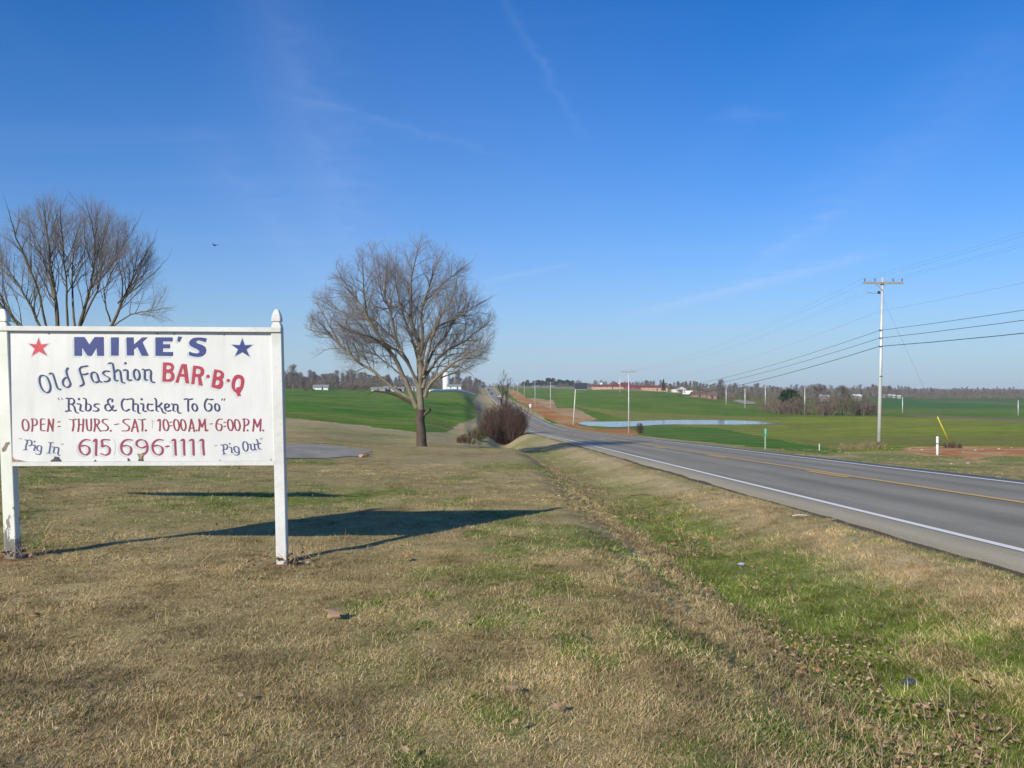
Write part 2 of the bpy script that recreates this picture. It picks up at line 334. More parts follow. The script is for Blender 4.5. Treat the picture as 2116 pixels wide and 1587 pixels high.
def ground_col(X, Y, Z):
    D = np.maximum(Y, 1.0)
    wob = (fbm(X * .25, Y * .25, 61, 4) - .5)
    px = 1058 + F * X / D; py = 800 + F * (EYE - Z) / D
    qx = px + wob * np.clip(1200 / D, 6, 40); qy = py + (fbm(X * .2 + 50, Y * .2, 62, 3) - .5) * np.clip(260 / D, 1.5, 6)
    c = lawn_col(X, Y)
    far = sst(40, 90, Y)
    dry = mixc_(TAN * 1.05, STRAW * .95, fbm(X * .12, Y * .1, 71, 4)); dry = mixc_(dry, LGREEN * 1.2, sst(.5, .75, fbm(X * .07, Y * .05, 72, 4)) * .6)
    c = mixc_(c, dry, far * .85)
    s = X - road_x(Y); front = Y > 38
    G1 = C_(.068, .175, .010); G2 = C_(.13, .20, .020); OL = C_(.225, .262, .024); DG = C_(.030, .105, .028)
    rows = fbm(X * .05 + Y * .01, Y * .03, 81, 4)
    wheat = mixc_(G1, G2, sst(.35, .65, rows)); 
    # thin straw coloured arcs left by the drill and by washouts
    arc = np.abs(np.sin((Y * .055 + X * .035 + 2.2 * fbm(X * .012, Y * .012, 83, 3)) * 1.0)) ; arc = (1 - sst(0.02, .13, arc)) * sst(.45, .6, fbm(X * .03, Y * .03, 84, 3))
    wl = inpoly(qx, qy, WHEAT_L) & front & (s < -3)
    wheatL = mixc_(wheat, C_(.30, .28, .10), arc * .55); wheatL = mixc_(wheatL, C_(.19, .19, .06), sst(.5, .75, fbm(X * .035, Y * .09, 85, 4)) * .5)
    c = np.where(wl[..., None], wheatL, c)
    rf = front & (s > HALF + 3.2 + 2.0 * wob) & (Y > 46 + 6 * wob + np.clip((X - 30) * .1, -5, 20))
    ol = fbm(X * .02, Y * .02, 91, 3)
    wr = mixc_(mixc_(C_(.095, .180, .012), C_(.145, .20, .020), sst(.3, .7, rows)), STRAW * .7, arc * .25)
    c = np.where(rf[..., None], wr, c)
    o = inpoly(qx, qy, OLIVE) & rf
    c = np.where(o[..., None], mixc_(OL, mixc_(OL * .85, C_(.22, .205, .05), ol), sst(.3, .7, ol)), c)
    low = rf & (px > 1250) & ~o & (py > 872)
    c = np.where(low[..., None], mixc_(G1 * 1.1, C_(.12, .17, .035), sst(.3, .7, rows)), c)
    band = rf & (px > 1700) & (py < 853)
    c = np.where(band[..., None], mixc_(C_(.06, .165, .02), C_(.14, .19, .03), sst(842, 848, py)), c)
    c = np.where((rf & (px > 1700) & (py < 838))[..., None], mixc_(C_(.15, .165, .04), C_(.06, .15, .03), sst(.4, .6, fbm(X * .02, Y * .008, 93, 3))), c)
    c = np.where((inpoly(qx, py, PATH_R) & rf)[..., None], C_(.2, .165, .09), c)
    d = inpoly(qx, qy, DIRT_R) & front & (s > HALF + 1.0 + Y * .008)
    dirt = mixc_(C_(.42, .170, .045), C_(.47, .28, .11), sst(.35, .7, fbm(X * .12, Y * .05, 95, 4)))
    c = np.where(d[..., None], dirt, c)
    t = inpoly(qx, qy, TAN_R) & front & (s > HALF + 6)
    c = np.where(t[..., None], mixc_(C_(.40, .235, .11), C_(.48, .34, .17), sst(.3, .7, fbm(X * .1, Y * .04, 96, 4))), c)
    t = inpoly(px, py, TAN_TOP) & (Y > 400)
    c = np.where(t[..., None], C_(.30, .26, .14), c)
    m = inpoly(px + wob * 90, py + wob * 9, DIRT_M) & (Y > 20) & (Y < 80) & (s > HALF + 1)
    c = np.where(m[..., None], mixc_(C_(.48, .20, .07), C_(.55, .34, .16), sst(.35, .7, fbm(X * 1.2, Y * .8, 97, 3))), c)
    # gravelly edge of the far shoulder, worn soil at the near one
    e = (s > HALF - .3) & (s < HALF + .55 + .5 * wob) & (Y < 400)
    c = np.where(e[..., None], mixc_(C_(.32, .26, .17), C_(.42, .35, .23), vn(X * 9, Y * 9, 5)), c)
    e = (-s > HALF - .3) & (-s < HALF + .18 + .3 * wob)
    c = np.where(e[..., None], C_(.13, .10, .065), c)
    # muddy rim of the pond
    rim = 1 - sst(.0, 1.6, POND_D(X, Y) + wob * 3); c = np.where((rf & (px > 1180))[..., None], mixc_(c, C_(.20, .17, .085), rim * .8), c)
    # bare red soil round the two sign posts
    for (bx, by, br_) in ((-2.06, 7.42, .26), (-4.47, 7.33, .32)):
        q = 1 - sst(br_ * .5, br_, np.hypot(X - bx, (Y - by) * 1.3) + wob * .3); c = mixc_(c, C_(.30, .15, .065), q * .9)
    return c
# polar sheet round the camera, reaching the horizon
ang_f = np.radians(np.arange(-38, 38.01, .11)); ang_b = np.radians(np.arange(40, 321, 3.0))
ang = np.concatenate([ang_f, ang_b])
rad = np.concatenate([[0.4, .8, 1.2, 1.6], np.exp(np.linspace(math.log(2.0), math.log(60), 250)), np.exp(np.linspace(math.log(60.9), math.log(1500), 250)), [1700, 2000, 2500, 3200, 4200, 6000]])
A, RR = np.meshgrid(ang, rad); 
# true depth lines instead of arcs inside the view keep the rows even
X = RR * np.sin(A); Y = RR * np.cos(A); Z = H(X, Y)
Cg = ground_col(X, Y, Z)
na = len(ang); nr = len(rad)
idx = np.arange(na * nr).reshape(nr, na); a = idx[:-1]; b = idx[1:]
an = np.roll(a, -1, 1); bn = np.roll(b, -1, 1)
F4 = np.stack([a, an, bn, b], -1).reshape(-1, 4)[:, ::-1]
V = np.stack([X, Y, Z], -1).reshape(-1, 3)
V = np.vstack([V, [[0, 0, h(0, 0)]]]); 
m, n, p = newmat('ground_soil_and_turf')
at_ = nd(n, 'ShaderNodeAttribute', attribute_name='turf'); 
geo = nd(n, 'ShaderNodeNewGeometry')
def gn(scale, detail, rough=.6):
    x = nd(n, 'ShaderNodeTexNoise'); x.inputs['Scale'].default_value = scale; x.inputs['Detail'].default_value = detail; x.inputs['Roughness'].default_value = rough
    n.links.new(geo.outputs['Position'], x.inputs['Vector']); return x.outputs['Fac']
def mrange(src, lo, hi, a, b):
    x = nd(n, 'ShaderNodeMapRange'); n.links.new(src, x.inputs['Value'])
    for k, v in zip(('From Min', 'From Max', 'To Min', 'To Max'), (lo, hi, a, b)): x.inputs[k].default_value = v
    return x.outputs[0]
def mul(a, b):
    x = nd(n, 'ShaderNodeMath', operation='MULTIPLY'); n.links.new(a, x.inputs[0]); n.links.new(b, x.inputs[1]); return x.outputs[0]
f = mul(mul(mrange(gn(38, 4), .3, .7, .70, 1.32), mrange(gn(3.1, 5), .3, .7, .80, 1.2)), mrange(gn(.21, 6, .7), .3, .7, .82, 1.18))
# faint drill rows and tramlines in the sown fields
wv = nd(n, 'ShaderNodeTexWave'); wv.wave_type = 'BANDS'; wv.bands_direction = 'Y'; wv.inputs['Scale'].default_value = .045; wv.inputs['Distortion'].default_value = 5.0; wv.inputs['Detail'].default_value = 3; wv.inputs['Detail Scale'].default_value = .25; n.links.new(geo.outputs['Position'], wv.inputs['Vector'])
pat = nd(n, 'ShaderNodeMath', operation='ADD'); n.links.new(mrange(wv.outputs['Fac'], 0, 1, -.16, .16), pat.inputs[0]); n.links.new(mrange(gn(.05, 7, .75), .3, .7, -.22, .22), pat.inputs[1])
pm = nd(n, 'ShaderNodeMath', operation='MULTIPLY'); n.links.new(pat.outputs[0], pm.inputs[0]); n.links.new(at_.outputs['Alpha'], pm.inputs[1]); pa = nd(n, 'ShaderNodeMath', operation='ADD'); n.links.new(pm.outputs[0], pa.inputs[0]); pa.inputs[1].default_value = 1.0
f = mul(f, pa.outputs[0])
vm = nd(n, 'ShaderNodeVectorMath', operation='SCALE'); n.links.new(at_.outputs['Color'], vm.inputs[0]); n.links.new(f, vm.inputs['Scale'])
n.links.new(vm.outputs[0], p.inputs['Base Color']); p.inputs['Roughness'].default_value = .95; p.inputs['Specular IOR Level'].default_value = .1
bp = nd(n, 'ShaderNodeBump'); bp.inputs['Strength'].default_value = .55; bp.inputs['Distance'].default_value = .05
n.links.new(gn(22, 5, .7), bp.inputs['Height']); n.links.new(bp.outputs[0], p.inputs['Normal'])
tri = np.array([[na * nr, i, (i + 1) % na] for i in range(na)])
ground = mesh_np('ground', V, F4, m, smooth=True)
cap = MB(); 
ca = ground.data.color_attributes.new('turf', 'FLOAT_COLOR', 'POINT')
cc = np.ones((len(V), 4), np.float32); cc[:-1, :3] = Cg.reshape(-1, 3); cc[-1, :3] = cc[0, :3]; cc[:, 3] = (cc[:, 1] > cc[:, 0] * 1.08) & (np.append(Y.ravel(), 0) > 45)
ca.data.foreach_set('color', cc.ravel())
tag(ground, kind='structure')
gm_ground = m

# ------------------------------------------------------------------ road
def strip(name, s0, s1, dz, mat, Ys, parent=None, crown=True, ncross=2, skirt=False, jit=0):
    ss = np.linspace(s0, s1, ncross); P = []; UV = []
    Xc = road_x(Ys); Zc = road_z(Ys)
    for k, s in enumerate(ss):
        sj = s + (jit * (fbm(Ys * .7 + k, Ys * 0, 5 + k, 3) - .5) if k in (0, ncross - 1) else 0)
        P.append(np.stack([Xc + sj, Ys, Zc + dz + .02 - .009 * np.abs(sj)], -1)); UV.append(np.stack([np.full(len(Ys), 1.) * sj, Ys], -1))
    if skirt:
        for k, sg in ((0, -1), (-1, 1)):
            q = P[k].copy(); q[:, 2] -= .35; q[:, 0] += sg * .12
            if sg < 0: P.insert(0, q); UV.insert(0, UV[0])
            else: P.append(q); UV.append(UV[-1])
    P = np.array(P); UV = np.array(UV); nc, ny = P.shape[:2]; id_ = np.arange(nc * ny).reshape(nc, ny)
    f = np.stack([id_[:-1, :-1], id_[1:, :-1], id_[1:, 1:], id_[:-1, 1:]], -1).reshape(-1, 4)
    o = mesh_np(name, P.reshape(-1, 3), f, mat, parent, smooth=False)
    uvl = o.data.uv_layers.new(name='UVMap'); uv = UV.reshape(-1, 2)[f.ravel()]; uvl.data.foreach_set('uv', uv.astype(np.float32).ravel())
    return o
m, n, p = newmat('worn_asphalt')
uvn = nd(n, 'ShaderNodeUVMap'); sx = nd(n, 'ShaderNodeSeparateXYZ'); n.links.new(uvn.outputs[0], sx.inputs[0])
geo = nd(n, 'ShaderNodeNewGeometry')
# wheel tracks: 4 bands
st = nd(n, 'ShaderNodeMapping'); st.inputs['Scale'].default_value = (1.0, .035, 1); n.links.new(uvn.outputs[0], st.inputs[0])
xn = nd(n, 'ShaderNodeTexNoise'); xn.inputs['Scale'].default_value = 1.5; xn.inputs['Detail'].default_value = 6; n.links.new(st.outputs[0], xn.inputs['Vector'])
ab = nd(n, 'ShaderNodeMath', operation='ABSOLUTE'); n.links.new(sx.outputs[0], ab.inputs[0])
sb = nd(n, 'ShaderNodeMath', operation='SUBTRACT'); n.links.new(ab.outputs[0], sb.inputs[0]); sb.inputs[1].default_value = 1.8
cs_ = nd(n, 'ShaderNodeMath', operation='MULTIPLY'); n.links.new(sb.outputs[0], cs_.inputs[0]); cs_.inputs[1].default_value = 3.5
co = nd(n, 'ShaderNodeMath', operation='COSINE'); n.links.new(cs_.outputs[0], co.inputs[0])
inlane = nd(n, 'ShaderNodeMath', operation='LESS_THAN'); n.links.new(ab.outputs[0], inlane.inputs[0]); inlane.inputs[1].default_value = 3.62
trk = nd(n, 'ShaderNodeMath', operation='MULTIPLY'); n.links.new(co.outputs[0], trk.inputs[0]); n.links.new(inlane.outputs[0], trk.inputs[1])
f1 = mrange(xn.outputs[0], .3, .7, .84, 1.14); f2 = mrange(trk.outputs[0], -1, 1, 1.10, .86); f3 = mrange(gn(45, 3), .3, .7, .78, 1.24)
f4 = mrange(gn(.5, 5), .3, .7, .93, 1.07); f5 = mrange(inlane.outputs[0], 0, 1, 1.07, 1.0)
ff = mul(mul(mul(f1, f2), mul(f3, f4)), f5)
vm = nd(n, 'ShaderNodeVectorMath', operation='SCALE'); vm.inputs[0].default_value = (.288, .258, .188); n.links.new(ff, vm.inputs['Scale'])
n.links.new(vm.outputs[0], p.inputs['Base Color']); p.inputs['Roughness'].default_value = .85; p.inputs['Specular IOR Level'].default_value = .25
bp = nd(n, 'ShaderNodeBump'); bp.inputs['Strength'].default_value = .4; bp.inputs['Distance'].default_value = .01
n.links.new(gn(90, 2), bp.inputs['Height']); n.links.new(bp.outputs[0], p.inputs['Normal'])
asphalt = m
Ys = np.concatenate([np.arange(-60, 150, .8), np.arange(150, 500, 3), np.arange(500, 1500, 8)])
road = strip('road', -HALF, HALF, 0, asphalt, Ys, ncross=9, skirt=True, jit=.22); tag(road, kind='structure')
def paint(name, c, wear=.35):
    m, n, p = newmat(name); g = nd(n, 'ShaderNodeNewGeometry'); x = nd(n, 'ShaderNodeTexNoise')
    x.inputs['Scale'].default_value = 14; x.inputs['Detail'].default_value = 6; x.inputs['Roughness'].default_value = .75; n.links.new(g.outputs['Position'], x.inputs['Vector'])
    n.links.new(ramp(n, x.outputs[0], [(wear, (.27, .26, .25)), (wear + .12, c), (.8, tuple(v * 1.05 for v in c))]), p.inputs['Base Color']); p.inputs['Roughness'].default_value = .7
    return m
wp = paint('white_road_paint', (.88, .84, .74), .22); yp = paint('yellow_road_paint', (.70, .42, .10), .14)
strip('edge_line', -3.68, -3.53, .012, wp, Ys, road); strip('edge_line', 3.50, 3.70, .012, wp, Ys, road)
strip('centre_line', .05, .26, .012, yp, Ys, road)
for k in range(-6, 10):
    y0 = 23.4 + 12.2 * k; strip('centre_dash', -.26, -.05, .012, yp, np.linspace(y0, y0 + 3.05, 5), road)

# side road far out on the right, and the paved lot on the left
def sheet(name, poly_px, dz, mat, n=40, kind='structure'):
    """paved area laid over the ground: outline traced on the ground itself"""
    pts = [G(*q) for q in poly_px]; xs = [q.x for q in pts]; ys = [q.y for q in pts]
    gx = np.linspace(min(xs), max(xs), n); gy = np.linspace(min(ys), max(ys), n); XX, YY = np.meshgrid(gx, gy)
    wx = (fbm(XX * .8, YY * .8, 5, 4) - .5) * (max(ys) - min(ys)) * .06
    poly = [(q.x, q.y) for q in pts]; ZZ = H(XX, YY, True) + dz
    cx_ = (XX[:-1, :-1] + XX[1:, 1:]) / 2; cy_ = (YY[:-1, :-1] + YY[1:, 1:]) / 2
    keep = inpoly(cx_ + wx[:-1, :-1], cy_ + wx[:-1, :-1], poly)
    id_ = np.arange(n * n).reshape(n, n); f = np.stack([id_[:-1, :-1], id_[:-1, 1:], id_[1:, 1:], id_[1:, :-1]], -1)[keep]
    o = mesh_np(name, np.stack([XX, YY, ZZ], -1).reshape(-1, 3), f, mat); tag(o, kind=kind); return o
lotm = simple('pale_gravelly_asphalt', (.30, .27, .215), .9, .22, 1.2, bump=.3)
sheet('driveway', [(60, 930), (590, 917), (650, 919), (700, 924), (765, 932), (755, 943), (690, 946), (60, 962)], .014, lotm, 260)
sheet('side_road', [(1506, 826.5), (1532, 827.5), (1562, 832), (1560, 836.5), (1534, 836), (1512, 829)], .3, simple('side_road_surface', (.36, .31, .22), .9, .1, .1), 60)

# ------------------------------------------------------------------ pond
m, n, p = newmat('pond_water')
p.inputs['Base Color'].default_value = (.10, .11, .11, 1); p.inputs['Roughness'].default_value = .08; p.inputs['IOR'].default_value = 1.33
g = nd(n, 'ShaderNodeNewGeometry'); x = nd(n, 'ShaderNodeTexNoise'); x.inputs['Scale'].default_value = 1.2; x.inputs['Detail'].default_value = 4; n.links.new(g.outputs['Position'], x.inputs['Vector'])
bp = nd(n, 'ShaderNodeBump'); bp.inputs['Strength'].default_value = .12; bp.inputs['Distance'].default_value = .05; n.links.new(x.outputs[0], bp.inputs['Height']); n.links.new(bp.outputs[0], p.inputs['Normal'])
PZ = POND[4] - .0
def on_plane(px, py, z): d = F * (EYE - z) / (py - 800); return ((px - 1058) / F * d, d)
out = [(1194, 874), (1205, 871.8), (1225, 871.2), (1250, 871.5), (1275, 871), (1300, 870.5), (1335, 869.3), (1380, 868), (1430, 867.8), (1480, 868.2), (1530, 869.2), (1570, 871), (1612, 875), (1580, 876.8), (1540, 877), (1490, 877.5), (1440, 877.2), (1400, 877), (1360, 877.8), (1335, 879.5), (1300, 881.2), (1270, 883), (1245, 883.3), (1220, 881), (1204, 877.5)]
pp = []
for i in range(len(out)):
    a = np.array(on_plane(*out[i], PZ)); b = np.array(on_plane(*out[(i + 1) % len(out)], PZ))
    for t in np.linspace(0, 1, 8, endpoint=False): q = a * (1 - t) + b * t; pp.append((q[0] + .7 * (vn(q[0] * .6, q[1] * .6, 3) - .5), q[1] + 1.6 * (float(vn(q[0] * .5, q[1] * .5, 4)) - .5), PZ + .02))
pond = mesh_np('pond', pp, [tuple(range(len(pp)))], m); tag(pond, kind='structure')

# ------------------------------------------------------------------ wooden signboard
DR, DL = 7.40, 7.30
def W(px, py, d): return Vector(((px - 1058) / F * d, d, EYE - (py - 800) / F * d))
m, n, p = newmat('weathered_white_paint')
base = ramp(n, noise(n, 2.2, 6, rough=.7), [(.3, (.53, .53, .49)), (.5, (.64, .64, .60)), (.75, (.72, .72, .69))])
spk = noise(n, 26, 5, rough=.75); mx = nd(n, 'ShaderNodeMixRGB'); mx.inputs[2].default_value = (.42, .42, .37, 1)
mr = nd(n, 'ShaderNodeMapRange'); n.links.new(spk, mr.inputs[0]); mr.inputs[1].default_value = .52; mr.inputs[2].default_value = .72; mr.inputs[4].default_value = .5
n.links.new(mr.outputs[0], mx.inputs[0]); n.links.new(base, mx.inputs[1]); n.links.new(mx.outputs[0], p.inputs['Base Color']); p.inputs['Roughness'].default_value = .6
bp = nd(n, 'ShaderNodeBump'); bp.inputs['Strength'].default_value = .25; bp.inputs['Distance'].default_value = .003; n.links.new(noise(n, 40, 4, stretch=(1, 1, .15)), bp.inputs['Height']); n.links.new(bp.outputs[0], p.inputs['Normal'])
postm = m
# left post: paint flaking off the lower half down to grey wood
m, n, p = newmat('flaking_white_paint')
base = ramp(n, noise(n, 2.5, 6, rough=.7), [(.3, (.62, .64, .55)), (.7, (.80, .81, .72))])
t = nd(n, 'ShaderNodeTexCoord'); sp = nd(n, 'ShaderNodeSeparateXYZ'); n.links.new(t.outputs['Object'], sp.inputs[0])
low = nd(n, 'ShaderNodeMapRange'); n.links.new(sp.outputs[2], low.inputs[0]); low.inputs[1].default_value = .85; low.inputs[2].default_value = .1; low.inputs[3].default_value = -.12; low.inputs[4].default_value = .15
ad = nd(n, 'ShaderNodeMath', operation='ADD'); n.links.new(noise(n, 9, 6, rough=.7, stretch=(1.6, 1.6, .6)), ad.inputs[0]); n.links.new(low.outputs[0], ad.inputs[1])
wood = ramp(n, noise(n, 30, 4, stretch=(1, 1, .1)), [(.3, (.13, .12, .10)), (.7, (.30, .28, .24))])
st = nd(n, 'ShaderNodeMapRange'); n.links.new(ad.outputs[0], st.inputs[0]); st.inputs[1].default_value = .565; st.inputs[2].default_value = .585
mx = nd(n, 'ShaderNodeMixRGB'); n.links.new(st.outputs[0], mx.inputs[0]); n.links.new(base, mx.inputs[1]); n.links.new(wood, mx.inputs[2]); n.links.new(mx.outputs[0], p.inputs['Base Color']); p.inputs['Roughness'].default_value = .7
flakem = m
m, n, p = newmat('sign_panel_paint')
base0 = ramp(n, noise(n, 1.6, 6, rough=.65), [(.3, (.60, .60, .57)), (.7, (.70, .70, .675))])
stn = nd(n, 'ShaderNodeMapRange'); n.links.new(noise(n, 7, 6, rough=.7, stretch=(1, 1, .13)), stn.inputs[0]); stn.inputs[1].default_value = .5; stn.inputs[2].default_value = .75; stn.inputs[4].default_value = .5
mst = nd(n, 'ShaderNodeMixRGB'); n.links.new(stn.outputs[0], mst.inputs[0]); n.links.new(base0, mst.inputs[1]); mst.inputs[2].default_value = (.50, .50, .45, 1); base = mst.outputs[0]
mx = nd(n, 'ShaderNodeMixRGB'); mr = nd(n, 'ShaderNodeMapRange'); n.links.new(noise(n, 90, 3), mr.inputs[0]); mr.inputs[1].default_value = .62; mr.inputs[2].default_value = .8; mr.inputs[4].default_value = .35
mx.inputs[2].default_value = (.5, .5, .46, 1); n.links.new(mr.outputs[0], mx.inputs[0]); n.links.new(base, mx.inputs[1]); n.links.new(mx.outputs[0], p.inputs['Base Color']); p.inputs['Roughness'].default_value = .45
panelm = m
S0 = W(21, 1148, DL); sign = empty('painted_signboard', (0, 0, 0), 0, 'white wooden roadside sign advertising MIKE\'S Old Fashion BAR-B-Q on two finial-topped posts', 'sign')
ex = Vector((W(560, 800, DR) - W(13, 800, DL))); ex.z = 0; ex.normalize(); ny = Vector((ex.y, -ex.x, 0))   # ny points to the road side (camera)
def post(bx, tx, yb, yt_, d, wid, mat, wedge=False):
    dep = .089; B0 = W(bx, yb, d); T0 = W(tx, yt_, d); ax = (T0 - B0) / (T0.z - B0.z)
    def ring(z, w, ddep, cut=.12):
        c = B0 + ax * (z - B0.z) - ny * dep / 2; hw = w / 2; hd = ddep / 2; b = min(hw, hd) * cut
        loc = [(-hw + b, hd), (hw - b, hd), (hw, hd - b), (hw, -hd + b), (hw - b, -hd), (-hw + b, -hd), (-hw, -hd + b), (-hw, hd - b)]
        return [tuple(c + ex * u + ny * v) for u, v in loc]
    zt = EYE + 123.5 / F * d
    o = MB().loft([ring(z, wid, dep) for z in (B0.z - .35, B0.z + .05, B0.z + .5, zt - .5, zt)]).build('post', mat, sign)
    mb = MB(); zz = zt
    k = wid / .089
    secs = [(0.0, .089, .12), (.012, .081, .15), (.028, .078, .2), (.045, .060, .3), (.054, .056, .3), (.0545, .076, .25), (.06, .081, .2), (.085, .080, .2), (.115, .068, .22), (.14, .052, .25), (.158, .038, .3), (.165, .030, .4)]
    fin = MB().loft([ring(zz + .0 + s_[0] * 1.0, s_[1] * k, s_[1], s_[2]) for s_ in secs]).build('finial', mat, o)
    return o, B0, ax
pr, PRB, prax = post(581.5, 569.5, 1171, 638, DR, .093, postm)
pl, PLB, plax = post(21.0, .5, 1149, 635, DL, .105, flakem)
# rails
def bar(name, l0, l1, r0, r1, depth0, depth1, mat, dl=DL, dr=DR):
    """l0,l1 = pixel (x,ytop) & ybottom at left etc."""
    (xl, ytl, ybl), (xr, ytr, ybr) = l0, r0
    A_ = W(xl, ytl, dl); B_ = W(xr, ytr, dr); C2 = W(xr, ybr, dr); D2 = W(xl, ybl, dl)
    vs = [q + ny * depth0 for q in (A_, B_, C2, D2)] + [q + ny * depth1 for q in (A_, B_, C2, D2)]
    return MB().add(vs, [(3, 2, 1, 0), (4, 5, 6, 7), (0, 1, 5, 4), (1, 2, 6, 5), (2, 3, 7, 6), (3, 0, 4, 7)]).build(name, mat, sign)
bar('top_rail', (-10.5, 673.5, 683), None, (580.5, 676.8, 686.2), None, .001, .018, postm)
bar('bottom_rail', (21.5, 954.6, 963), None, (566, 952.6, 961.5), None, -.04, .0005, postm)
# panel (plywood), leaning back a little at the top
def rec(px, py, c):   # point on a front-plane pixel pushed back by c
    t = (px - 13) / 547.; d = DL + (DR - DL) * t; q = W(px, py, d); return q - ny * c
pTL = rec(13.6, 676, .026); pTR = rec(559, 679, .026); pBR = rec(566, 952.2, .005); pBL = rec(20.2, 954.2, .005)
pn = (pTR - pTL).cross(pBL - pTL).normalized()
if pn.dot(ny) < 0: pn = -pn
th = .014
# true plane through pTL,pTR,pBL
pBR = pBR - pn * (pBR - pTL).dot(pn)
vs = [pTL, pTR, pBR, pBL]; vs = [v.copy() for v in vs] + [v - pn * th for v in vs]
panel = MB().add(vs, [(0, 3, 2, 1), (4, 5, 6, 7), (0, 1, 5, 4), (1, 2, 6, 5), (2, 3, 7, 6), (3, 0, 4, 7)]).build('panel', panelm, sign)
EY = Vector((0, 0, EYE))
def on_panel(P, off):     # (n,2) pixel coordinates -> points on the panel, raised by off
    P = np.asarray(P, float); dx = (P[:, 0] - 1058) / F; dz = -(P[:, 1] - 800) / F
    dirs = np.stack([dx, np.ones(len(P)), dz], -1); o0 = np.array(EY); p0 = np.array(pTL); nn = np.array(pn)
    t = ((p0 - o0) @ nn) / (dirs @ nn); return o0 + dirs * t[:, None] + nn * off

# ---- lettering: signed distance of brush strokes, contoured into flat paint
def seg_nib(PX, PY, pts, w, ang, thick):
    """distance to the area swept by a flat brush"""
    nx, nyy = math.cos(ang) * w / 2, math.sin(ang) * w / 2; best = np.full(PX.shape, 1e9)
    for (x1, y1), (x2, y2) in zip(pts[:-1], pts[1:]):
        q = [(x1 - nx, y1 - nyy), (x1 + nx, y1 + nyy), (x2 + nx, y2 + nyy), (x2 - nx, y2 - nyy)]
        best = np.minimum(best, sd_poly(PX, PY, q))
    return best - thick
def sd_poly(PX, PY, q):
    d = np.full(PX.shape, 1e18); n_ = len(q)
    for i in range(n_):
        x1, y1 = q[i]; x2, y2 = q[(i + 1) % n_]; ex_, ey_ = x2 - x1, y2 - y1; L = ex_ * ex_ + ey_ * ey_
        if L < 1e-9: dd = (PX - x1) ** 2 + (PY - y1) ** 2
        else:
            t = np.clip(((PX - x1) * ex_ + (PY - y1) * ey_) / L, 0, 1); dd = (PX - x1 - t * ex_) ** 2 + (PY - y1 - t * ey_) ** 2
        d = np.minimum(d, dd)
    return np.where(inpoly(PX, PY, q), -1, 1) * np.sqrt(d)
def curve(pts, closed=False, k=5):
    pts = [np.array(q, float) for q in pts]; n_ = len(pts); out_ = []
    if n_ < 3: return [tuple(q) for q in pts]
    rng_ = range(n_ if closed else n_ - 1)
    for i in rng_:
        p0 = pts[(i - 1) % n_] if closed or i > 0 else pts[0]; p1 = pts[i]; p2 = pts[(i + 1) % n_]; p3 = pts[(i + 2) % n_] if closed or i + 2 < n_ else pts[-1]
        for t in np.linspace(0, 1, k, endpoint=False):
            out_.append(tuple(.5 * (2 * p1 + (p2 - p0) * t + (2 * p0 - 5 * p1 + 4 * p2 - p3) * t * t + (3 * p1 - p0 - 3 * p2 + p3) * t ** 3)))
    out_.append(tuple(pts[0] if closed else pts[-1])); return out_
class Line:
    def __init__(s, ox, oy, sc_): s.o = (ox, oy, sc_); s.items = []
    def T(s, pts): ox, oy, k = s.o; return [(ox + x / k, oy + y / k) for x, y in pts]
    def poly(s, pts, holes=(), smooth=False):
        f = (lambda q: curve(q, True, 4)[:-1]) if smooth else (lambda q: q)
        s.items.append(('p', f(s.T(pts)), [curve(s.T(h_), True, 4)[:-1] if smooth != 'outer' else s.T(h_) for h_ in holes])); return s
    def st(s, *strokes, w=None, closed=False, th=None):
        for q in strokes: s.items.append(('s', curve(s.T(q), closed), w, th))
        return s
    def dot(s, x, y, r): s.items.append(('d', s.T([(x, y)])[0], r / s.o[2])); return s
    def bbox(s):
        xs = [q[0] for it in s.items for q in (it[1] if it[0] != 'd' else [it[1]])]; ys = [q[1] for it in s.items for q in (it[1] if it[0] != 'd' else [it[1]])]
        return min(xs) - 10, min(ys) - 8, max(xs) + 8, max(ys) + 10
    def sdf(s, PX, PY, w, ang, th):
        D = np.full(PX.shape, 1e3)
        for it in s.items:
            pts = it[1] if it[0] != 'd' else [it[1]]; xs = [q[0] for q in pts]; ys = [q[1] for q in pts]; mgn = 9
            x0, x1, y0, y1 = min(xs) - mgn, max(xs) + mgn, min(ys) - mgn, max(ys) + mgn
            gx0 = PX[0, 0]; gy0 = PY[0, 0]; stp = PX[0, 1] - PX[0, 0]
            i0 = max(0, int((x0 - gx0) / stp)); i1 = max(0, int((x1 - gx0) / stp) + 1); j0 = max(0, int((y0 - gy0) / stp)); j1 = max(0, int((y1 - gy0) / stp) + 1)
            if i1 <= i0 or j1 <= j0: continue
            sx_, sy_ = PX[j0:j1, i0:i1], PY[j0:j1, i0:i1]
            if sx_.size == 0: continue
            if it[0] == 'p':
                d = sd_poly(sx_, sy_, it[1])
                for h_ in it[2]: d = np.maximum(d, -sd_poly(sx_, sy_, h_))
            elif it[0] == 's': d = seg_nib(sx_, sy_, it[1], it[2] if it[2] is not None else w, ang, it[3] if it[3] is not None else th)
            else: d = np.hypot(sx_ - it[1][0], sy_ - it[1][1]) - it[2]
            D[j0:j1, i0:i1] = np.minimum(D[j0:j1, i0:i1], d)
        return D
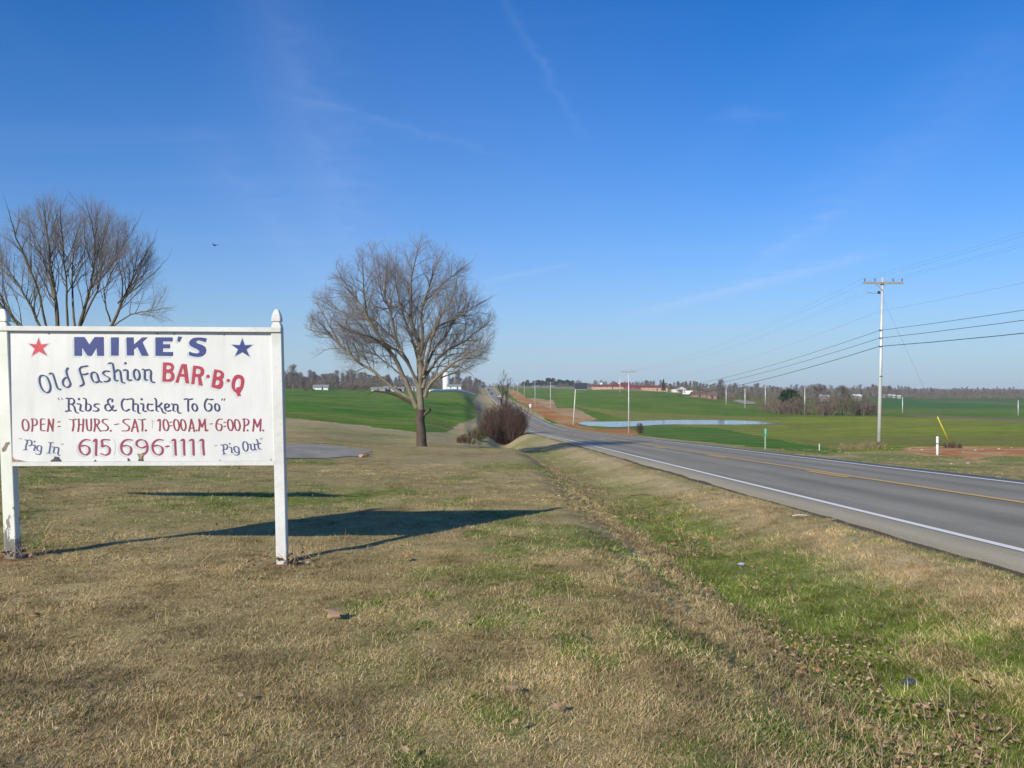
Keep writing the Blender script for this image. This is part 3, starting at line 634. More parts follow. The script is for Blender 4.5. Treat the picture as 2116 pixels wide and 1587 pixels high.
def contour(name, D, gx, gy, mat, off, parent):
    """fill D<0 on a pixel grid with flat faces, one object for every separate letter"""
    ins = D < 0; lab = np.zeros(D.shape, int); k = 0; o = None
    for j0, i0 in zip(*np.where(ins)):
        if lab[j0, i0]: continue
        k += 1; lab[j0, i0] = k; stack = [(j0, i0)]; js = [j0]; is_ = [i0]
        while stack:
            j, i = stack.pop()
            for dj in (-1, 0, 1):
                for di in (-1, 0, 1):
                    a_, b_ = j + dj, i + di
                    if 0 <= a_ < D.shape[0] and 0 <= b_ < D.shape[1] and ins[a_, b_] and not lab[a_, b_]: lab[a_, b_] = k; stack.append((a_, b_)); js.append(a_); is_.append(b_)
        if len(js) < 4: continue
        ja, jb, ia, ib = max(min(js) - 1, 0), max(js) + 2, max(min(is_) - 1, 0), max(is_) + 2
        Dk = np.where((lab[ja:jb, ia:ib] == k) | ~ins[ja:jb, ia:ib], D[ja:jb, ia:ib], .3)
        o = contour1(name, Dk, gx[ia:ib], gy[ja:jb], mat, off, parent) or o
    return o
def contour1(name, D, gx, gy, mat, off, parent):
    ins = D < 0; verts = []; faces = []; vid = {}
    def vtx(x, y):
        k = (round(x, 4), round(y, 4))
        if k not in vid: vid[k] = len(verts); verts.append((x, y))
        return vid[k]
    full = ins[:-1, :-1] & ins[1:, :-1] & ins[:-1, 1:] & ins[1:, 1:]; anyc = ins[:-1, :-1] | ins[1:, :-1] | ins[:-1, 1:] | ins[1:, 1:]
    for j in range(full.shape[0]):
        row = full[j]
        if not anyc[j].any(): continue
        d = np.diff(np.concatenate([[0], row.astype(int), [0]])); s_ = np.where(d == 1)[0]; e_ = np.where(d == -1)[0]
        for a_, b_ in zip(s_, e_): faces.append((vtx(gx[a_], gy[j]), vtx(gx[a_], gy[j + 1]), vtx(gx[b_], gy[j + 1]), vtx(gx[b_], gy[j])))
        for i in np.where(anyc[j] & ~row)[0]:
            c = [(gx[i], gy[j], D[j, i]), (gx[i], gy[j + 1], D[j + 1, i]), (gx[i + 1], gy[j + 1], D[j + 1, i + 1]), (gx[i + 1], gy[j], D[j, i + 1])]
            pl_ = []
            for k in range(4):
                a_, b_ = c[k], c[(k + 1) % 4]
                if a_[2] < 0: pl_.append(vtx(a_[0], a_[1]))
                if (a_[2] < 0) != (b_[2] < 0): t = a_[2] / (a_[2] - b_[2]); t = min(max(t, .02), .98); pl_.append(vtx(a_[0] + (b_[0] - a_[0]) * t, a_[1] + (b_[1] - a_[1]) * t))
            if len(set(pl_)) >= 3: faces.append(tuple(dict.fromkeys(pl_)))
    if not faces: return None
    return mesh_np(name, on_panel(np.array(verts), off), faces, mat, parent)
def paintmat(name, c, c2=None, fade=.62):
    m, n, p = newmat(name); c2 = c2 or tuple(v * 1.35 for v in c)
    b = ramp(n, noise(n, 5, 5, rough=.7), [(.35, c), (.7, c2)])
    mx = nd(n, 'ShaderNodeMixRGB'); mr = nd(n, 'ShaderNodeMapRange'); n.links.new(noise(n, 55, 5, rough=.8), mr.inputs[0]); mr.inputs[1].default_value = fade; mr.inputs[2].default_value = fade + .12; mr.inputs[4].default_value = .4
    mx.inputs[2].default_value = (.6, .6, .58, 1); n.links.new(mr.outputs[0], mx.inputs[0]); n.links.new(b, mx.inputs[1]); n.links.new(mx.outputs[0], p.inputs['Base Color']); p.inputs['Roughness'].default_value = .5
    return m
blue = paintmat('royal_blue_paint', (.014, .028, .16), (.02, .04, .20)); navy = paintmat('faded_navy_paint', (.018, .024, .095), (.028, .036, .125)); red = paintmat('red_paint', (.34, .022, .05), (.42, .03, .065))
maroon = paintmat('faded_maroon_paint', (.22, .025, .05), (.29, .04, .07)); plum = paintmat('plum_red_paint', (.24, .025, .075), (.30, .04, .10)); slate = paintmat('faded_slate_blue_paint', (.06, .08, .17), fade=.60)
shade = paintmat('grey_blue_drop_line_paint', (.46, .53, .54), (.52, .58, .60)); pinks = paintmat('pale_grey_drop_line_paint', (.50, .52, .51), (.58, .60, .59)); starred = paintmat('bright_red_paint', (.46, .035, .05))
greyl = paintmat('thin_grey_line_paint', (.42, .47, .47))
STEP = .5
def letter(line, mat, w, ang, th, sh=None, shmat=None, gap=.85, part='letter'):
    x0, y0, x1, y1 = line.bbox(); gx = np.arange(x0, x1, STEP); gy = np.arange(y0, y1, STEP); PX, PY = np.meshgrid(gx, gy)
    D = line.sdf(PX, PY, w, ang, th)
    if sh:
        S = np.full(PX.shape, 1e3)
        for t in (.45, .75, 1.0):
            ox, oy = sh[0] * t, sh[1] * t; S = np.minimum(S, line.sdf(PX - ox, PY - oy, w, ang, th))
        S = np.maximum(S, -(D - gap)); contour('letter_shade', S, gx, gy, shmat, .0009, panel)
    return contour(part, D, gx, gy, mat, .0018, panel)
L = Line(140, 685, 7.053)
L.poly([(95, 80), (245, 80), (318, 190), (392, 80), (525, 80), (530, 355), (432, 355), (420, 235), (350, 355), (290, 355), (208, 235), (208, 355), (98, 355)])
L.poly([(630, 85), (745, 85), (742, 352), (632, 352)])
L.poly([(855, 85), (960, 85), (965, 190), (1085, 85), (1168, 85), (1090, 155), (1182, 355), (1080, 355), (1015, 225), (965, 260), (965, 350), (862, 350)])
L.poly([(1278, 85), (1530, 85), (1530, 145), (1388, 145), (1388, 185), (1492, 185), (1492, 245), (1388, 245), (1388, 298), (1535, 298), (1535, 358), (1280, 355)])
L.poly([(1608, 72), (1668, 78), (1632, 155), (1597, 145)])
L.poly([(2028, 100), (1960, 88), (1890, 86), (1830, 95), (1785, 125), (1768, 170), (1785, 210), (1830, 235), (1880, 255), (1918, 285), (1915, 310), (1880, 320), (1820, 310), (1770, 290), (1765, 345), (1830, 365), (1900, 372), (1965, 360), (2010, 320), (2022, 270), (2005, 225), (1960, 195), (1910, 180), (1872, 160), (1880, 135), (1920, 130), (1970, 145), (2012, 158)])
letter(L, blue, 0, 0, 0, (-4.4, 3.7), shade)
L = Line(70, 745, 8.138)
L.st([(150, 250), (215, 272), (255, 345), (282, 440), (268, 515), (220, 540), (160, 505), (118, 430), (97, 340), (108, 270)], closed=True)
L.st([(265, 225), (310, 215), (340, 280), (370, 380), (395, 450), (420, 485), (450, 480)],
     [(575, 125), (550, 170), (560, 240), (590, 320), (617, 385), (600, 435), (555, 450), (508, 425), (490, 365), (510, 310), (545, 285)],
     [(905, 90), (850, 100), (800, 110), (772, 150), (790, 220), (820, 310), (840, 380), (825, 410), (780, 430)], [(815, 235), (870, 232), (910, 215)],
     [(1025, 195), (975, 212), (970, 280), (1000, 345), (1040, 370), (1085, 355)], [(1025, 195), (1065, 230), (1090, 310), (1108, 355), (1140, 360)],
     [(1270, 180), (1200, 180), (1165, 210), (1195, 250), (1255, 280), (1278, 312), (1250, 348), (1185, 355)],
     [(1260, 50), (1320, 45), (1340, 120), (1355, 220), (1360, 310), (1380, 340), (1410, 335)], [(1370, 190), (1420, 155), (1455, 190), (1470, 290), (1485, 365), (1525, 375)],
     [(1510, 165), (1570, 160), (1580, 230), (1580, 310), (1600, 335), (1640, 325)],
     [(1830, 150), (1860, 155), (1868, 220), (1870, 320), (1905, 325)], [(1885, 165), (1950, 155), (1972, 200), (1968, 290), (1985, 360), (2030, 365)])
L.st([(1730, 150), (1768, 190), (1782, 270), (1760, 320), (1725, 325), (1695, 285), (1682, 210), (1700, 160)], closed=True).dot(1540, 45, 22)
letter(L, navy, 2.6, R(25), 1.05, (-4.0, 2.9), shade, .7)
L = Line(320, 740, 10.58)
L.poly([(180, 92), (330, 95), (390, 120), (425, 180), (415, 245), (385, 290), (425, 340), (435, 410), (410, 480), (350, 518), (165, 515)], [[(258, 165), (310, 163), (345, 180), (355, 205), (335, 235), (255, 240)], [(252, 330), (310, 330), (350, 360), (352, 410), (325, 450), (248, 452)]])
L.poly([(585, 125), (698, 132), (752, 558), (672, 550), (645, 410), (550, 405), (520, 540), (445, 535)], [[(615, 210), (645, 345), (572, 345)]], 'outer')
L.items[-1] = ('p', L.T([(585, 125), (698, 132), (752, 558), (672, 550), (645, 410), (550, 405), (520, 540), (445, 535)]), L.items[-1][2])
L.poly([(840, 160), (980, 175), (1045, 200), (1080, 260), (1075, 340), (1045, 390), (1010, 410), (1050, 605), (960, 595), (940, 415), (885, 410), (865, 575), (795, 568)], [[(905, 238), (960, 240), (1000, 275), (995, 330), (960, 345), (895, 335)]])
L.dot(1162, 400, 40)
L.poly([(1300, 240), (1420, 262), (1480, 290), (1515, 340), (1510, 420), (1475, 465), (1500, 530), (1490, 610), (1450, 665), (1400, 680), (1235, 635)], [[(1362, 315), (1410, 322), (1440, 350), (1430, 385), (1400, 400), (1350, 398)], [(1345, 485), (1390, 490), (1415, 520), (1405, 565), (1370, 585), (1322, 580)]])
L.dot(1605, 490, 38)
L.poly([(1790, 360), (1860, 362), (1920, 390), (1955, 450), (1960, 530), (1935, 640), (1900, 710), (1865, 765), (1885, 830), (1805, 832), (1785, 770), (1720, 720), (1680, 650), (1675, 560), (1700, 460), (1740, 390)], [[(1830, 445), (1875, 470), (1880, 550), (1860, 625), (1790, 640), (1775, 690), (1752, 640), (1755, 560), (1780, 480)]])
letter(L, red, 0, 0, 0, (-4.2, 3.6), pinks, 1.0)
L = Line(110, 815, 11.756)
L.st([(120, 85), (135, 120), (160, 132)], [(200, 85), (212, 112), (238, 126)], w=.8, th=.5)
L.st([(320, 100), (365, 95), (380, 160), (375, 260), (382, 380)], [(305, 415), (360, 400), (430, 400)], [(400, 105), (460, 95), (512, 150), (495, 220), (410, 240)], [(450, 240), (510, 300), (535, 390), (565, 440), (612, 450)],
     [(585, 235), (645, 230), (670, 260), (660, 330), (660, 395), (725, 405)], [(735, 95), (785, 105), (800, 170), (795, 280), (795, 380), (840, 400), (900, 370), (915, 290), (880, 240), (820, 230)],
     [(1110, 230), (1040, 235), (1000, 260), (1015, 300), (1090, 340), (1100, 380), (1050, 408), (975, 400)],
     [(1430, 180), (1438, 122), (1390, 105), (1332, 142), (1332, 200), (1390, 290), (1440, 370), (1480, 400), (1530, 380)], [(1330, 235), (1270, 270), (1268, 350), (1320, 400), (1390, 385), (1440, 330), (1460, 270)],
     [(1835, 110), (1780, 125), (1720, 110), (1670, 180), (1665, 280), (1700, 370), (1770, 405), (1850, 360)], [(1860, 115), (1925, 105), (1945, 170), (1940, 300), (1945, 390), (1985, 405)], [(1970, 240), (2030, 230), (2060, 270), (2058, 380), (2070, 450), (2105, 460)])
L.dot(625, 112, 30)
L2 = Line(280, 815, 10.58)
L2.st([(115, 210), (165, 205), (175, 250), (168, 340), (190, 370), (235, 365)], [(375, 215), (320, 220), (285, 205), (262, 260), (275, 330), (330, 360), (390, 345)],
      [(420, 90), (440, 95), (455, 160), (455, 270), (460, 350), (490, 370)], [(575, 185), (545, 225), (500, 262), (470, 270)], [(500, 262), (560, 300), (590, 370), (615, 405), (655, 405)],
      [(655, 295), (720, 270), (735, 225), (700, 205), (650, 225), (640, 290), (665, 350), (710, 368), (770, 350)], [(790, 210), (825, 215), (830, 280), (825, 350), (860, 368)], [(860, 225), (905, 215), (925, 270), (920, 350), (945, 405), (985, 405)],
      [(1070, 110), (1120, 95), (1190, 110), (1245, 95)], [(1155, 120), (1150, 220), (1155, 370)], [(1690, 105), (1630, 115), (1570, 100), (1520, 180), (1515, 270), (1550, 350), (1600, 365), (1655, 330), (1665, 260), (1640, 210), (1600, 210)])
L2.st([(1300, 205), (1340, 250), (1350, 320), (1310, 365), (1265, 345), (1240, 280), (1255, 220)], [(1780, 205), (1825, 240), (1835, 320), (1800, 365), (1760, 350), (1735, 280), (1745, 220)], closed=True)
L2.st([(1900, 90), (1880, 130)], [(1955, 90), (1935, 135)], w=.9, th=.5).dot(135, 105, 26)
L.items += L2.items; letter(L, navy, 2.3, R(20), .9)
L = Line(35, 855, 7.557)
L.st([(130, 88), (172, 130), (185, 215), (148, 268), (102, 240), (85, 160), (98, 102)], closed=True)
L.st([(240, 78), (245, 180), (235, 275)], [(225, 82), (285, 82), (315, 120), (300, 172), (250, 185)], [(435, 82), (378, 86), (372, 180), (380, 260), (440, 262)], [(380, 165), (430, 160)],
     [(495, 82), (492, 180), (478, 278)], [(495, 85), (560, 265)], [(570, 80), (562, 180), (556, 272)], [(820, 85), (870, 95), (930, 82)], [(878, 95), (885, 180), (868, 270)],
     [(965, 80), (968, 180), (955, 278)], [(1038, 80), (1035, 180), (1025, 278)], [(965, 172), (1035, 170)], [(1085, 85), (1090, 180), (1105, 250), (1135, 265), (1158, 240), (1160, 150), (1160, 80)],
     [(1215, 80), (1222, 180), (1205, 275)], [(1205, 85), (1262, 85), (1285, 125), (1265, 162), (1225, 175)], [(1245, 175), (1275, 230), (1308, 276)], [(1415, 85), (1350, 90), (1338, 130), (1390, 170), (1425, 212), (1405, 258), (1330, 265)],
     [(1760, 85), (1680, 90), (1662, 130), (1715, 170), (1755, 212), (1732, 262), (1645, 268)], [(1840, 85), (1820, 180), (1790, 276)], [(1840, 85), (1870, 180), (1890, 284)], [(1815, 212), (1872, 208)], [(1905, 88), (1950, 95), (2005, 82)], [(1955, 95), (1962, 180), (1958, 270)])
L.st([(640, 130), (672, 122)], [(640, 203), (675, 195)], [(1525, 170), (1590, 157)], w=.8, th=.9).dot(1465, 265, 16).dot(2012, 260, 18)
L2 = Line(300, 855, 8.138)
L2.st([(340, 95), (375, 130), (395, 215), (368, 283), (325, 265), (305, 180), (313, 112)], [(520, 95), (555, 130), (572, 215), (545, 283), (505, 260), (482, 180), (490, 112)], [(630, 95), (665, 130), (685, 215), (657, 283), (620, 260), (600, 180), (605, 112)],
      [(1425, 95), (1460, 130), (1478, 215), (1450, 283), (1410, 260), (1388, 180), (1395, 112)], [(1540, 95), (1575, 130), (1595, 215), (1565, 283), (1525, 260), (1505, 180), (1512, 112)], closed=True)
L2.st([(210, 120), (245, 92), (252, 180), (245, 290)], [(775, 90), (760, 190), (735, 295)], [(775, 90), (805, 190), (825, 300)], [(755, 242), (812, 238)], [(905, 90), (915, 190), (900, 290)], [(910, 95), (955, 225)], [(955, 225), (1010, 90)], [(1005, 95), (1010, 190), (1015, 290)],
      [(1290, 90), (1235, 95), (1200, 150), (1195, 230), (1225, 280), (1265, 280), (1290, 230), (1275, 180), (1215, 170)], [(1660, 88), (1668, 190), (1658, 295)], [(1640, 90), (1700, 87), (1740, 120), (1725, 180), (1675, 200)],
      [(1830, 88), (1825, 190), (1812, 295)], [(1835, 90), (1885, 225)], [(1885, 225), (1945, 88)], [(1942, 90), (1940, 190), (1935, 292)])
L2.st([(415, 145), (445, 138)], [(418, 205), (450, 198)], [(1325, 148), (1355, 140)], [(1325, 215), (1355, 207)], [(1090, 172), (1130, 168)], w=.7, th=.9)
for x_, y_ in ((862, 280), (1045, 280), (1722, 280), (1985, 280)): L2.dot(x_, y_, 17)
L.items += L2.items; letter(L, maroon, 2.1, R(10), .75)
L = Line(300, 855, 8.138); L.st([(118, 95), (122, 240)], [(95, 125), (160, 125)], [(100, 105), (145, 145)], w=.1, th=.3); letter(L, paintmat('faint_rust_line_paint', (.50, .38, .34)), 0, 0, 0)
L = Line(140, 895, 7.053)
L.st([(320, 100), (255, 95), (200, 130), (172, 200), (195, 280), (260, 318), (315, 280), (310, 210), (255, 180), (195, 190)], [(380, 120), (415, 90), (415, 200), (412, 325)], [(605, 98), (505, 100), (505, 165), (500, 200)], [(500, 200), (560, 182), (610, 222), (605, 290), (550, 320), (490, 300)],
     [(935, 100), (865, 95), (805, 130), (780, 200), (800, 280), (870, 318), (920, 280), (920, 210), (860, 180), (800, 190)], [(1145, 190), (1080, 215), (1010, 180), (1012, 120), (1070, 95), (1135, 120), (1162, 190), (1150, 270), (1105, 310)],
     [(1385, 100), (1320, 95), (1260, 130), (1235, 200), (1260, 280), (1325, 318), (1380, 280), (1375, 210), (1310, 178), (1255, 190)], [(1432, 198), (1472, 188)],
     [(1525, 108), (1562, 95), (1568, 200), (1575, 320)], [(1655, 108), (1692, 95), (1695, 200), (1700, 320)], [(1780, 108), (1825, 95), (1832, 200), (1835, 320)], [(1930, 108), (1970, 95), (1975, 200), (1985, 318)])
letter(L, plum, 2.6, R(15), 1.1, (-4.8, 3.4), pinks, .9)
L = Line(140, 895, 7.053); L.st([(665, 80), (690, 150), (692, 240), (672, 320)], w=.1, th=.4); letter(L, greyl, 0, 0, 0)
L = Line(0, 890, 13.225)
L.st([(520, 205), (545, 228)], [(565, 205), (592, 230)], [(1655, 355), (1690, 368)], [(1700, 378), (1735, 355)], w=.3, th=.45)
L.st([(690, 250), (735, 260), (740, 330), (715, 400), (700, 505)], [(655, 520), (740, 520)], [(750, 265), (820, 255), (868, 300), (855, 390), (790, 415)], [(905, 400), (950, 390), (958, 450), (930, 530), (960, 550)],
     [(1110, 412), (1040, 410), (1010, 460), (1025, 530), (1090, 560)], [(1060, 405), (1130, 430), (1128, 520), (1115, 600), (1090, 645), (1040, 650), (985, 630)], [(1340, 325), (1450, 325)], [(1385, 330), (1370, 450), (1345, 600)], [(1290, 610), (1380, 612)],
     [(1430, 440), (1480, 450), (1475, 530), (1460, 590), (1500, 615)], [(1510, 465), (1570, 450), (1602, 480), (1595, 560), (1580, 630), (1630, 680)])
L.dot(945, 298, 26)
L2 = Line(430, 890, 11.756)
L2.st([(150, 350), (180, 375)], [(195, 345), (215, 367)], [(1270, 180), (1265, 212)], [(1320, 180), (1303, 205)], w=.4, th=.45)
L2.st([(310, 345), (355, 350), (380, 420), (370, 480), (390, 555)], [(362, 570), (425, 560)], [(375, 345), (430, 330), (472, 380), (450, 445), (400, 455)], [(520, 400), (560, 405), (575, 470), (575, 530), (610, 535)],
      [(690, 380), (635, 400), (640, 470), (680, 525), (730, 520)], [(690, 380), (735, 410), (750, 490), (750, 560), (710, 590), (655, 590)], [(1000, 335), (1035, 330), (1040, 400), (1060, 468), (1105, 465), (1125, 450)], [(1100, 315), (1125, 330), (1130, 400), (1150, 460), (1175, 460)],
      [(1180, 210), (1205, 270), (1215, 360), (1235, 440), (1280, 445)], [(1150, 335), (1210, 325), (1275, 300)])
L2.st([(900, 265), (948, 300), (970, 400), (955, 470), (915, 500), (870, 460), (845, 370), (855, 290)], closed=True).dot(525, 318, 22)
L.items += L2.items; letter(L, slate, 2.0, R(10), .7)
L = Line(0, 890, 13.225); L.st([(600, 545), (700, 552), (800, 578), (1050, 600)], [(1250, 638), (1400, 648), (1500, 672), (1630, 690)], w=.1, th=.38)
L2 = Line(430, 890, 11.756); L2.st([(345, 610), (450, 600), (560, 580), (680, 560)], [(800, 545), (930, 540), (1080, 512), (1290, 485)], w=.1, th=.4); L.items += L2.items; letter(L, greyl, 0, 0, 0)
def star(c, tips, k):
    q = []; tips = [np.array(t_, float) for t_ in tips]; c = np.array(c, float)
    for i in range(5):
        a_ = c + (tips[i] - c) * k; b_ = c + (tips[(i + 1) % 5] - c) * k; q.append(tuple(a_)); mid = (a_ + b_) / 2; q.append(tuple(c + (mid - c) * .47))
    return q
for c_, tips, mt in (((80, 718.5), [(80, 694), (104.5, 708.5), (101.5, 739), (63, 739), (55, 708.5)], starred), ((501, 720), [(500.7, 695), (526.5, 711), (519.3, 741), (482.5, 739.5), (473.5, 710.5)], blue)):
    L = Line(0, 0, 1); L.poly(star(c_, tips, 1.0)); x0, y0, x1, y1 = L.bbox(); gx = np.arange(x0, x1, STEP); gy = np.arange(y0, y1, STEP); PX, PY = np.meshgrid(gx, gy)
    contour('star_border', L.sdf(PX, PY, 0, 0, 0), gx, gy, shade, .0009, panel)
    L = Line(0, 0, 1); L.poly(star(c_, tips, .83)); contour('star', L.sdf(PX, PY, 0, 0, 0), gx, gy, mt, .0018, panel)
# peeled patches along the bottom of the panel
rot1 = simple('bare_reddish_wood', (.36, .22, .17), .85, .25, 30); rot2 = simple('dark_rotten_wood', (.085, .075, .085), .9, .3, 30); rot3 = simple('split_tan_wood', (.36, .25, .13), .9, .3, 40)
def chip(ox, oy, k, pts, mat, off=.0026):
    q = [(ox + x / k, oy + y / k) for x, y in pts]; return mesh_np('peeled_patch', on_panel(np.array(q), off), [tuple(range(len(q)))[::-1]], mat, panel)
chip(0, 890, 13.225, [(300, 712), (350, 718), (372, 745), (395, 775), (470, 788), (560, 800), (640, 818), (720, 838), (560, 842), (300, 842)], rot1)
chip(0, 890, 13.225, [(1490, 700), (1560, 712), (1620, 720), (1630, 760), (1665, 790), (1690, 840), (1375, 840), (1400, 805), (1475, 762)], rot2)
chip(140, 895, 7.053, [(1010, 290), (1045, 305), (1075, 298), (1100, 280), (1112, 330), (1098, 350), (1108, 405), (1025, 405), (1040, 360)], rot2)
chip(140, 895, 7.053, [(1015, 295), (1045, 308), (1075, 300), (1098, 286), (1108, 325), (1080, 345), (1072, 385), (1045, 380), (1045, 345)], rot3, .0034)
chip(140, 895, 7.053, [(872, 360), (895, 368), (905, 390), (918, 405), (872, 405)], rot2)
chip(140, 895, 7.053, [(403, 385), (418, 400), (423, 411), (375, 411), (390, 400)], rot2)
chip(430, 890, 11.756, [(278, 700), (300, 715), (308, 738), (262, 738)], rot3)
chip(430, 890, 11.756, [(1515, 670), (1535, 680), (1536, 735), (1512, 712)], rot3)
# knot-shaped bare spot on the left post
q = [W(x / 13.225, 890 + y / 13.225, DL) + ny * .0015 for x, y in [(150, 330), (215, 308), (262, 305), (262, 365), (225, 385), (205, 430), (170, 530), (110, 580), (35, 570), (60, 480), (110, 430)]]
MB().add(q, [tuple(range(len(q)))[::-1]]).build('bare_wood_spot', simple('weathered_bare_wood', (.26, .20, .16), .9, .25, 30, stretch=(1, 1, .2)), pl)
# notch at the foot of the right post
q = [W(x, y, DR) + ny * .0015 for x, y in [(576.5, 1172.5), (579.5, 1168), (582.5, 1165), (585, 1167), (587, 1172.5)]]
MB().add(q, [tuple(range(len(q)))[::-1]]).build('rotted_notch', rot2, pr)
# small nail heads
nb = MB()
for x_, y_ in ((101, 689.5), (360, 690.5), (325, 690), (463, 691.5)):
    c = on_panel([(x_, y_)], .002)[0]; nb.tube([tuple(c), tuple(c + np.array(ny) * .004)], .006, 6)
nb.build('nail', simple('rusty_nail', (.18, .10, .06)), panel)
# ------------------------------------------------------------------ branching plants
class Tubes:
    def __init__(s): s.V = []; s.Fq = []; s.n = 0
    def add(s, P, Rr, sides=4):
        P = np.asarray(P, float); m_ = len(P); d = np.gradient(P, axis=0); d /= np.linalg.norm(d, axis=1)[:, None] + 1e-9
        ref = np.array([0, 0, 1.]) if abs(d[0, 2]) < .85 else np.array([0, 1., 0])
        a = np.cross(d, ref); a /= np.linalg.norm(a, axis=1)[:, None] + 1e-9; b = np.cross(a, d)
        th = np.arange(sides) * 2 * math.pi / sides; Rr = np.asarray(Rr, float)[:, None, None]
        ring = P[:, None] + (a[:, None] * np.cos(th)[None, :, None] + b[:, None] * np.sin(th)[None, :, None]) * Rr
        s.V.append(ring.reshape(-1, 3)); i = np.arange(m_ - 1)[:, None] * sides; j = np.arange(sides)[None]; j2 = (j + 1) % sides
        s.Fq.append((np.stack([i + j, i + j2, i + sides + j2, i + sides + j], -1).reshape(-1, 4)) + s.n); s.n += m_ * sides
    def build(s, name, mat, parent=None, link=True, smooth=True):
        return mesh_np(name, np.vstack(s.V), np.vstack(s.Fq), mat, parent, smooth, link)
def unit(v): return v / (math.sqrt(float(v @ v)) + 1e-9)
def side_dir(d, ang, rg):
    r = rg.normal(size=3); p_ = unit(r - d * float(r @ d)); return unit(d * math.cos(ang) + p_ * math.sin(ang))
def grow(T, p0, d, L, r, lev, cfg, rg, env=None):
    n_ = cfg['seg'][lev]; pts = [p0]; d = d.copy(); p = p0.copy()
    for k in range(n_):
        d = unit(d + rg.normal(size=3) * cfg['wob'][lev] + np.array([0, 0, cfg['up'][lev]])); p = p + d * (L / n_); pts.append(p)
    pts = np.array(pts); rad_ = np.linspace(r, r * cfg['taper'][lev], n_ + 1); T[min(lev, len(T) - 1)].add(pts, rad_, cfg['sides'][lev])
    if lev + 1 < len(cfg['seg']): spawn(T, pts, rad_, L, lev, cfg, rg, env)
def spawn(T, pts, rad_, L, lev, cfg, rg, env=None, t0=.18, n_over=None, lmul=1.0):
    nxt = lev + 1; n_ = n_over if n_over is not None else cfg['kids'][lev]; m_ = len(pts) - 1
    for k in range(n_):
        t = t0 + (1 - t0) * (k + rg.random()) / n_; f = t * m_; i = min(int(f), m_ - 1); q = pts[i] + (pts[i + 1] - pts[i]) * (f - i); dd = unit(pts[i + 1] - pts[i])
        a_ = cfg['ang'][lev] * (.7 + .6 * rg.random()) * (1 - .35 * t); cd = side_dir(dd, a_, rg)
        if 'out' in cfg: cd = unit(cd + unit(q - cfg['c']) * cfg['out'])
        Lc = cfg['len'][nxt] * (.6 + .7 * rg.random()) * (1.15 - .5 * t) * lmul
        if env is not None:
            e = env(q + cd * Lc)
            if e > 1:
                if rg.random() < .35: continue
                Lc *= .6
                if env(q + cd * Lc) > 1.07: continue
        rc = min(float(np.interp(f, np.arange(m_ + 1), rad_)) * .62, cfg['rad'][nxt])
        grow(T, q, cd, Lc, max(rc, cfg['rmin']), nxt, cfg, rg, env)
def bark(name, c1, c2, sc_=6):
    m, n, p = newmat(name); n.links.new(ramp(n, noise(n, sc_, 6, stretch=(1, 1, .35), rough=.7), [(.32, c1), (.68, c2)]), p.inputs['Base Color']); p.inputs['Roughness'].default_value = .9; p.inputs['Specular IOR Level'].default_value = .15
    b = nd(n, 'ShaderNodeBump'); b.inputs['Strength'].default_value = .6; b.inputs['Distance'].default_value = .04; n.links.new(noise(n, sc_ * 4, 4, stretch=(1, 1, .2)), b.inputs['Height']); n.links.new(b.outputs[0], p.inputs['Normal']); return m
def limb_path(px_list, d0, doff, k=3):
    q = [(W(x, y, d0)) for x, y in px_list]; n_ = len(q); o_ = []
    for i, v in enumerate(q):
        t = (i / (n_ - 1)) ** 1.2; dd = doff * t; s_ = (d0 + dd) / d0
        o_.append((v.x * s_, d0 + dd, EYE + (v.z - EYE) * s_))
    c = curve3(o_, k); return np.array(c)
def curve3(pts, k=3):
    pts = [np.array(q, float) for q in pts]; n_ = len(pts); out_ = []
    for i in range(n_ - 1):
        p0 = pts[max(i - 1, 0)]; p1 = pts[i]; p2 = pts[i + 1]; p3 = pts[min(i + 2, n_ - 1)]
        for t in np.linspace(0, 1, k, endpoint=False): out_.append(.5 * (2 * p1 + (p2 - p0) * t + (2 * p0 - 5 * p1 + 4 * p2 - p3) * t * t + (3 * p1 - p0 - 3 * p2 + p3) * t ** 3))
    out_.append(pts[-1]); return out_
bark_t = bark('grey_brown_ridged_bark', (.055, .044, .034), (.125, .10, .075)); bark_l = bark('pale_limb_bark', (.14, .118, .088), (.27, .235, .17)); twig_m = bark('fine_twig_bark', (.16, .14, .13), (.28, .25, .23), 3)
